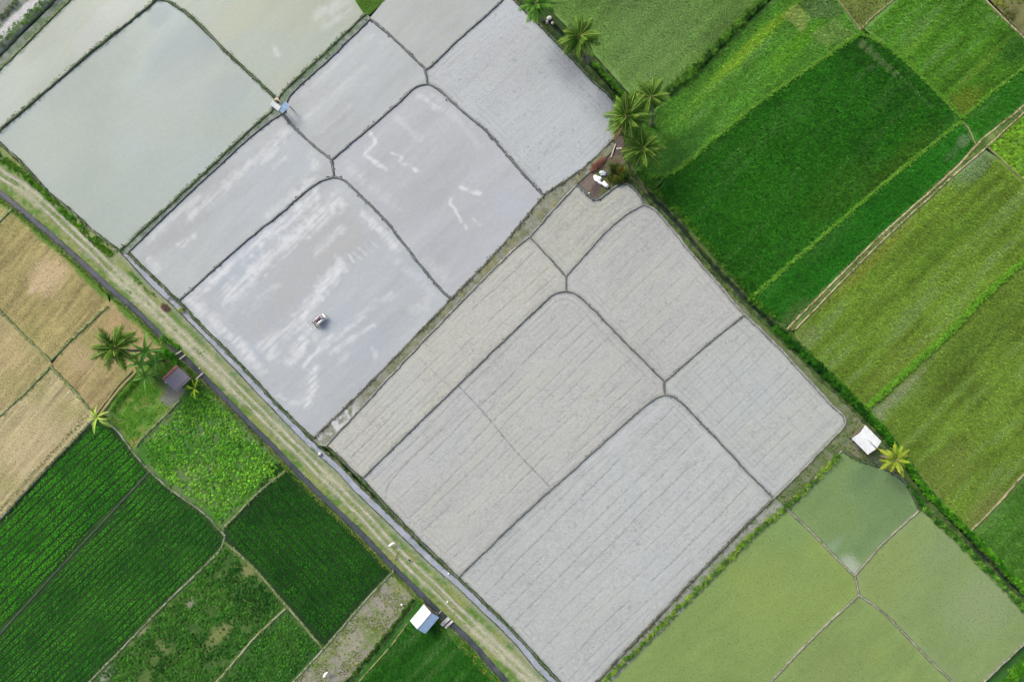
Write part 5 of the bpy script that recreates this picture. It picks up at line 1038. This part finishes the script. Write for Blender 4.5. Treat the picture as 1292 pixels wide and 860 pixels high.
GB = ((64, 140, 44), (140, 185, 90)); YB = ((150, 190, 60), (200, 220, 120)); OB = ((110, 165, 40), (180, 190, 60))
gb = 'banana plants beside the rusty roofed hut'
banana(199, 443, 2.2, 'tallest green banana plant of the clump between the spiky palm and rusty hut', GB, 10, 1.35, 1, gb)
banana(187, 458, 1.7, 'green banana plant of the clump overhanging the stubble edge', GB, 9, 1.15, 2, gb)
banana(193, 474, 1.4, 'green banana plant of the clump nearest the small lawn', GB, 9, 1.15, 3, gb)
banana(206, 455, 1.4, 'green banana plant of the clump closest to the red roof edge', GB, 8, 1.0, 4, gb)
banana(132, 525, 1.3, 'pale green banana plant where stubble, lawn and rowed crop meet', YB, 11, 1.05, 5)
banana(250, 489, .8, 'small yellowish banana plant between the rusty hut and leafy plot', OB, 8, .75, 6)

# ------------------------------------------------------------------ huts
def sheet_mesh(name, w_, l, mat, amp=.012, per=.09, th=.006):
    """one corrugated roofing sheet: w_ across the ribs (x), l down the slope (y from 0 to -l)"""
    n = max(6, int(w_ / per * 4)); V = []; F = []
    for i in range(n + 1):
        x = -w_ / 2 + w_ * i / n; z = amp * math.sin(2 * math.pi * (x + w_ / 2) / per)
        V += [(x, 0, z), (x, -l, z), (x, -l, z - th), (x, 0, z - th)]
        if i: a = (i - 1) * 4; b = i * 4; F += [(a, a + 1, b + 1, b), (a + 1, a + 2, b + 2, b + 1), (a + 2, a + 3, b + 3, b + 2), (a + 3, a, b, b + 3)]
    F += [(0, 3, 2, 1), (n * 4, n * 4 + 1, n * 4 + 2, n * 4 + 3)]
    return mesh(name, V, F, mat)
def slope(t, L, wd, zr, ze, mat, side, ns, seed=0, lift=0.0):
    """roof slope: ridge along x, falling to side*y, made of single sheets"""
    r = np.random.default_rng(seed); sl = math.hypot(wd, zr - ze); a = math.atan2(zr - ze, wd); w_ = L / ns; me = sheet_mesh('roof_sheet', w_ + .05, sl, mat)
    for i in range(ns):
        o = link('roof_sheet', me, t); o.location = (-L / 2 + w_ * (i + .5), 0, zr + lift + .007 * (i % 2)); o.rotation_euler = (a + r.normal() * .008, 0, 0) if side < 0 else (a + r.normal() * .008, 0, math.pi)
def hut(name, label, cx, cy, hz, rz, L, wa, wb, zr, za, zb, ma, mb, floor=True, fascia=None, ns=3, cap=None, wall=None):
    c = up(cx, cy, hz); t = empty(name, (c.x, c.y, 0), rz); tag(t, label, 'hut')
    slope(t, L, wa, zr, za, ma, -1, ns, 1); slope(t, L, wb, zr, zb, mb, 1, ns, 2)
    tube('ridge_cap', [(-L / 2, 0, zr + .02), (L / 2, 0, zr + .02)], [(.06, .03)] * 2, cap or ma, t, 8)
    for sx in (-1, 1):
        for yy, ze in ((-wa + .25, za), (wb - .25, zb)):
            if abs(yy) < .12: continue
            box('post', (sx * (L / 2 - .3), yy, (ze + .0) / 2 - .05), (.09, .09, ze + .08), 'timber', t)
    for yy, ze in ((-wa + .18, za), (wb - .18, zb)): box('eave_beam', (0, yy, ze + .02), (L - .1, .08, .08), 'timber', t)
    for sx in (-1, 1):
        box('tie_beam', (sx * (L / 2 - .18), (wb - wa) / 2, min(za, zb) - .04), (.07, wa + wb - .36, .07), 'timber', t); tube('rafter', [(sx * (L / 2 - .18), -wa + .1, za - .01), (sx * (L / 2 - .18), 0, zr - .06)], .03, 'timber', t, 6); tube('rafter', [(sx * (L / 2 - .18), wb - .1, zb - .01), (sx * (L / 2 - .18), 0, zr - .06)], .03, 'timber', t, 6)
    if floor:
        for k in range(6): box('floor_board', (0, -wa + .3 + (wa + wb - .6) * (k + .5) / 6, .5), (L - .6, (wa + wb - .6) / 6 - .015, .035), 'timber', t)
        for sx in (-1, 1): box('floor_joist', (sx * (L / 2 - .25), (wb - wa) / 2, .455), (.07, wa + wb - .4, .055), 'timber', t)
    if fascia:
        for (sx, mt) in fascia:
            V, F = [], []
            q = sx * (L / 2 + .012)
            me = mesh('fascia', [(q, -wa, za + .03), (q, 0, zr + .03), (q, 0, zr - .13), (q, -wa, za - .13), (q + .02 * sx, -wa, za + .03), (q + .02 * sx, 0, zr + .03), (q + .02 * sx, 0, zr - .13), (q + .02 * sx, -wa, za - .13)], [(0, 1, 2, 3), (4, 5, 6, 7), (0, 1, 5, 4), (1, 2, 6, 5), (2, 3, 7, 6), (3, 0, 4, 7)], mt); link('fascia', me, t)
    return t
R_ = math.radians
h1 = hut('field_hut', 'field hut with a white sheet roof and red trim beside the yellow palm', 1094.5, 555, 1.6, R_(-45), 2.2, .94, .94, 1.82, 1.42, 1.42, 'white_sheet', 'white_sheet', fascia=[(1, 'red_sheet')])
h2 = hut('field_hut', 'canal side hut with one white and one pale blue roof slope', 535.5, 781.5, 1.6, R_(50), 2.08, .99, 1.01, 1.82, 1.4, 1.4, 'blue_sheet', 'white_sheet', cap='white_sheet')
h3 = hut('field_hut', 'hut with a rusty grey sheet roof and red ridge beside the banana clump', 215.5, 470.5, 1.7, R_(43), 1.88, 1.64, .26, 1.78, 1.38, 1.62, 'rusty_sheet', 'red_sheet', cap='red_sheet')
# the small shelter: two lean-to roofs at right angles
c = up(353, 133.5, 1.4); t = empty('field_shelter', (c.x, c.y, 0)); tag(t, 'tiny shelter of two sheets, one white and one pale blue, on the twin banks', 'shelter')
def lean(px, py, rz, L, wd, z, mat, dz):
    q = up(px, py, z) - Vector((c.x, c.y, 0)); me = sheet_mesh('roof_sheet', L, wd, mat); o = link('roof_sheet', me, t)
    R3 = Matrix.Rotation(rz, 3, 'Z') @ Matrix.Rotation(dz, 3, 'X'); o.rotation_euler = R3.to_euler(); o.location = q - R3 @ Vector((0, -wd / 2, 0))
    for sx in (-1, 1):
        for yy in (-.06, -wd + .06):
            p = o.location + R3 @ Vector((sx * (L / 2 - .06), yy, -.02)); tube('post', [(p.x, p.y, -.1), (p.x, p.y, p.z)], .035, 'timber', t, 6)
        p0 = o.location + R3 @ Vector((sx * (L / 2 - .06), -.02, -.04)); p1 = o.location + R3 @ Vector((sx * (L / 2 - .06), -wd + .02, -.04)); tube('rafter', [p0, p1], .025, 'timber', t, 6)
lean(347.7, 133.4, R_(-38), 1.05, .52, 1.5, 'white_sheet', .22); lean(358.6, 135.6, R_(46), 1.05, .55, 1.42, 'blue_sheet', .28)
tube('pole', [up(349, 124, .4) - Vector((c.x, c.y, 0)), up(356, 131, .45) - Vector((c.x, c.y, 0))], .05, 'pale_timber', t, 6)
tag(lump('sack', W(350, 126.5, .1), (.22, .2, .16), 'dry_leaf', seed=3), 'small straw coloured sack beside the two part shelter', 'sack')
# white things by the shelter and huts
def plank(a, b, wd, z, label, mat='pale_timber', th=.04):
    A = Vector(W(*a, z)); Bv = Vector(W(*b, z)); d = Bv - A; o = box('plank', (0, 0, 0), (d.length, wd, th), mat); o.location = (A + Bv) / 2; o.rotation_euler = (0, 0, math.atan2(d.y, d.x)); tag(o, label, 'plank', 'planks laid across water'); return o
plank((219, 449), (230.5, 441.5), .13, .09, 'pale plank over the canal among the bright weeds'); plank((226.5, 453.5), (236, 446), .12, .09, 'pale plank over the canal just beside the broad leaved bush')
plank((247, 479), (257, 469.5), .14, .09, 'lone pale plank over the canal beside the small yellowish banana plant')
plank((550.5, 776.5), (557, 769.5), .08, .1, 'thin pole-like plank over the canal at the white and blue hut'); plank((557, 788), (568, 777.5), .36, .08, 'wide pale slab bridging the canal beside the white and blue hut', 'pale_stone', .07); plank((562, 791), (572, 781.5), .22, .08, 'narrower slab bridging the canal next to the wide pale slab', 'pale_stone', .07)
plank((204, 385), (215.5, 375.5), .10, .10, 'dark plank from the brush heap across the grey channel', 'timber'); plank((770.5, 199), (776.5, 182), .12, .14, 'long pale pole lying by the feet of the palms')
plank((777, 188.5), (784, 188), .14, .3, 'short pale plank leaning in the undergrowth of the palms')
# sacks and sheet on the bare soil
for i, (px, py, sx, sy, rz, lab) in enumerate(((754.2, 226.0, .46, .27, -.75, 'plump white sack at the sheet end of the pile on bare soil'), (757.0, 231.4, .34, .15, -.7, 'slim white sack in the middle of the pile on bare soil'), (763.2, 233.4, .42, .23, -.95, 'white sack at the shrub end of the pile on bare soil'))):
    o = lump('sack', W(px, py, .02), (sx, sy, .22), 'sack', seed=40 + i, rough=.34, rz=rz); tag(o, lab, 'sack', 'white sacks on the bare soil')
o = lump('plastic_sheet', W(760.5, 219, .02), (.42, .22, .16), 'blue_plastic', seed=55, rough=.5, rz=.3); tag(o, 'crumpled pale blue plastic sheet beside the white sacks', 'plastic sheet')
def heap(px, py, sx, sy, h, label, tone, tone2, rz=0.0, seed=0):
    o = lump('brush_heap', W(px, py, 0), (sx, sy, h), 'rust_twigs', seed=seed, rough=.5, rz=rz); tag(o, label, 'brush heap')
    n = 220; a = rng.random(n) * 6.28; q = np.sqrt(rng.random(n)); ex = np.cos(a) * q * sx; ey = np.sin(a) * q * sy; c_, s_ = math.cos(rz), math.sin(rz)
    s2 = scatter('twigs', 'straw', px + (ex * c_ - ey * s_) / S, py - (ex * s_ + ey * c_) / S, h * 1.5 * np.sqrt(1 - q * q * .9) + .03, .6 + .7 * rng.random(n), tintv(tone, n, .3, tone2) * 1.7, tilt=.5); s2.parent = o; s2.location = -Vector(W(px, py, 0))
heap(754, 208, .95, .26, .10, 'reddish brown heap of cut twigs beside the bare soil', (128, 70, 66), (170, 130, 110), .75, 3); heap(210, 388, .42, .24, .08, 'reddish brown heap of brush beside the track and grey channel', (124, 92, 84), (160, 136, 124), -.6, 4)
for i, (px, py, s_, lab, mt) in enumerate(((693, 24, .28, 'largest pale stone of the heap under a palm', 'pale_stone'), (690, 29, .22, 'brown stone of the heap under a palm', 'stone'), (697, 30, .2, 'grey brown stone at the ditch edge of the heap', 'stone'), (743, 244, .09, 'small white stone on the rim of the bare soil', 'white_paint'), (736, 241, .06, 'tiny white stone on the rim of the bare soil', 'white_paint'), (564.5, 758.5, .10, 'small white stone on the dirt track near the canal slabs', 'white_paint'), (507, 762, .11, 'pale stone in the yellow grass of the fallow strip', 'white_paint'), (42, 592, .06, 'tiny white stone on the palest stubble', 'white_paint'), (551, 772, .12, 'stone under the roof edge of the white and blue hut', 'stone'), (1075, 555, .1, 'pale stone beside the white roofed hut', 'pale_stone'), (210, 482, .09, 'pale stone below the rusty roof', 'white_paint'), (117, 290, .08, 'pale stone on the weedy bank of the largest paddy', 'pale_stone'), (252, 464.5, .07, 'white stone on the track edge near the lone plank', 'white_paint'), (404, 572, .22, 'stone where the grey channel meets the gravelled footpath', 'pale_stone'), (566, 723, .1, 'white stone beside the grey channel at a bank end', 'white_paint'))):
    tag(lump('stone', W(px, py, .05), (s_, s_ * .8, s_ * .6), mt, seed=70 + i, sub=2, rough=.2, rz=i), lab, 'stone')
# dead frond on the track
f = link('fallen_frond', FR[('dry', 2, False)] if ('dry', 2, False) in FR else frond('dry', 2), None); f.location = W(497.5, 706, .28); f.rotation_euler = (0, -.1, R_(68)); f.scale = (.45, .28, .35); tag(f, 'dry tan palm frond lying on the dirt track', 'palm frond')
# ------------------------------------------------------------------ hand tractor
t = empty('hand_tractor', W(403.5, 404.3, .02), R_(40)); tag(t, 'small white hand tractor with two wheel covers working the silty paddy', 'tractor')
def cover(y, mat):
    V = []; F = []; n = 9
    for i in range(n):
        a = math.pi * (.08 + .84 * i / (n - 1)); x = -math.cos(a) * .52; z = .22 + math.sin(a) * .36; ww = .15 * (.75 + .25 * math.sin(a))
        V += [(x, y - ww, z - .03), (x, y - ww * .6, z + .03), (x, y + ww * .6, z + .03), (x, y + ww, z - .03)]
        if i: q = i * 4; F += [(q - 4 + k, q - 3 + k, q + 1 + k, q + k) for k in range(3)]
    me = mesh('wheel_cover', V, F, mat, True); o = link('wheel_cover', me, t); m = o.modifiers.new('thick', 'SOLIDIFY'); m.thickness = .02
cover(-.24, 'white_paint'); cover(.24, 'pink_paint')
for y in (-.24, .24):
    wp = [(math.cos(a) * .4, y - .09, .4 + math.sin(a) * .4) for a in np.linspace(0, 6.283, 17)]; wq = [(p[0], y + .09, p[2]) for p in wp]
    V1, F1 = tube_data(wp, .018, 5); V2, F2 = tube_data(wq, .018, 5); V = V1 + V2; F = F1 + [tuple(i + len(V1) for i in f) for f in F2]
    for a in np.linspace(0, 6.283, 11)[:-1]:
        va, fa = tube_data([(math.cos(a) * .4, y - .1, .4 + math.sin(a) * .4), (math.cos(a) * .4, y + .1, .4 + math.sin(a) * .4)], .02, 5); F += [tuple(i + len(V) for i in f) for f in fa]; V += va
        va, fa = tube_data([(0, y, .4), (math.cos(a) * .4, y, .4 + math.sin(a) * .4)], .01, 4); F += [tuple(i + len(V) for i in f) for f in fa]; V += va
    link('cage_wheel', mesh('cage_wheel', V, F, 'dark_metal'), t)
tube('axle', [(0, -.3, .4), (0, .3, .4)], .03, 'dark_metal', t); box('gear_case', (0, 0, .42), (.5, .16, .3), 'dark_metal', t, bev=.03)
en = box('engine', (.55, 0, .45), (.34, .3, .28), 'grey_metal', t, bev=.03); box('engine_cover', (.74, .0, .56), (.16, .46, .14), 'white_paint', en, bev=.04); tube('exhaust', [(.55, .1, .58), (.55, .1, .75), (.62, .12, .78)], .02, 'dark_metal', en, 6); tube('bumper', [(.86, -.28, .35), (.9, -.1, .36), (.9, .1, .36), (.86, .28, .35)], .022, 'grey_metal', t, 6)
for sy in (-1, 1):
    hb = tube('handlebar', [(-.2, sy * .07, .45), (-.5, sy * .12, .6), (-.85, sy * .2, .82), (-1.0, sy * .22, .84)], .02, 'grey_metal', t, 6); tube('grip', [(-.95, sy * .215, .835), (-1.1, sy * .235, .85)], .045, 'white_paint', hb, 8)
tube('cross_bar', [(-.55, -.13, .63), (-.55, .13, .63)], .016, 'grey_metal', t, 6); box('levelling_board', (-.62, 0, .1), (.1, .8, .14), 'timber', t); tube('tow_bar', [(-.2, 0, .34), (-.6, 0, .14)], .025, 'dark_metal', t, 6)
# ------------------------------------------------------------------ birds
def egret(px, py, rz, label, s_=1.0):
    t = empty('egret', W(px, py, .06), rz); tag(t, label, 'bird')
    path = [(-.56, 0, .42), (-.42, 0, .46), (-.22, 0, .54), (0, 0, .60), (.14, 0, .63), (.22, 0, .70), (.26, 0, .80), (.33, 0, .86), (.42, 0, .89), (.47, 0, .895)]
    rad = [(.02, .02), (.06, .04), (.11, .10), (.125, .13), (.09, .10), (.05, .05), (.04, .045), (.04, .045), (.042, .042), (.02, .02)]
    b = tube('body', [Vector(p) * s_ for p in path], [(a * s_, c_ * s_) for a, c_ in rad], 'feather', t, 10); m = b.modifiers.new('sub', 'SUBSURF'); m.levels = m.render_levels = 1
    tube('beak', [Vector((.46, 0, .895)) * s_, Vector((.6, 0, .87)) * s_], [.016 * s_, .003], 'beak', t, 6)
    for sy in (-1, 1):
        tube('leg', [Vector((.0, sy * .05, .5)) * s_, Vector((-.03, sy * .05, .25)) * s_, Vector((.0, sy * .05, 0.0)) * s_, Vector((.09, sy * .06, 0.0)) * s_], .011 * s_, 'black_feather', t, 6)
        w_ = lump('wing', Vector((-.12, sy * .08, .47)) * s_, (.28 * s_, .04 * s_, .1 * s_), 'feather', t, seed=5, sub=2, rough=.06)
egret(413.5, 845.5, R_(52), 'white egret standing in the weeds of the fallow strip', 1.05)
egret(496, 683.5, R_(33), 'white egret standing on the grassy middle of the dirt track', .9)
t = empty('black_hen', W(517, 705.2, .06), R_(140)); tag(t, 'small black hen on the dirt track near the fallen frond', 'bird')
tube('body', [(-.17, 0, .27), (-.1, 0, .2), (0, 0, .18), (.09, 0, .22), (.12, 0, .29), (.16, 0, .31)], [(.02, .05), (.07, .07), (.09, .09), (.06, .06), (.035, .035), (.012, .012)], 'black_feather', t, 8)
for sy in (-1, 1): tube('leg', [(0, sy * .04, .14), (.01, sy * .04, 0)], .009, 'beak', t, 5)
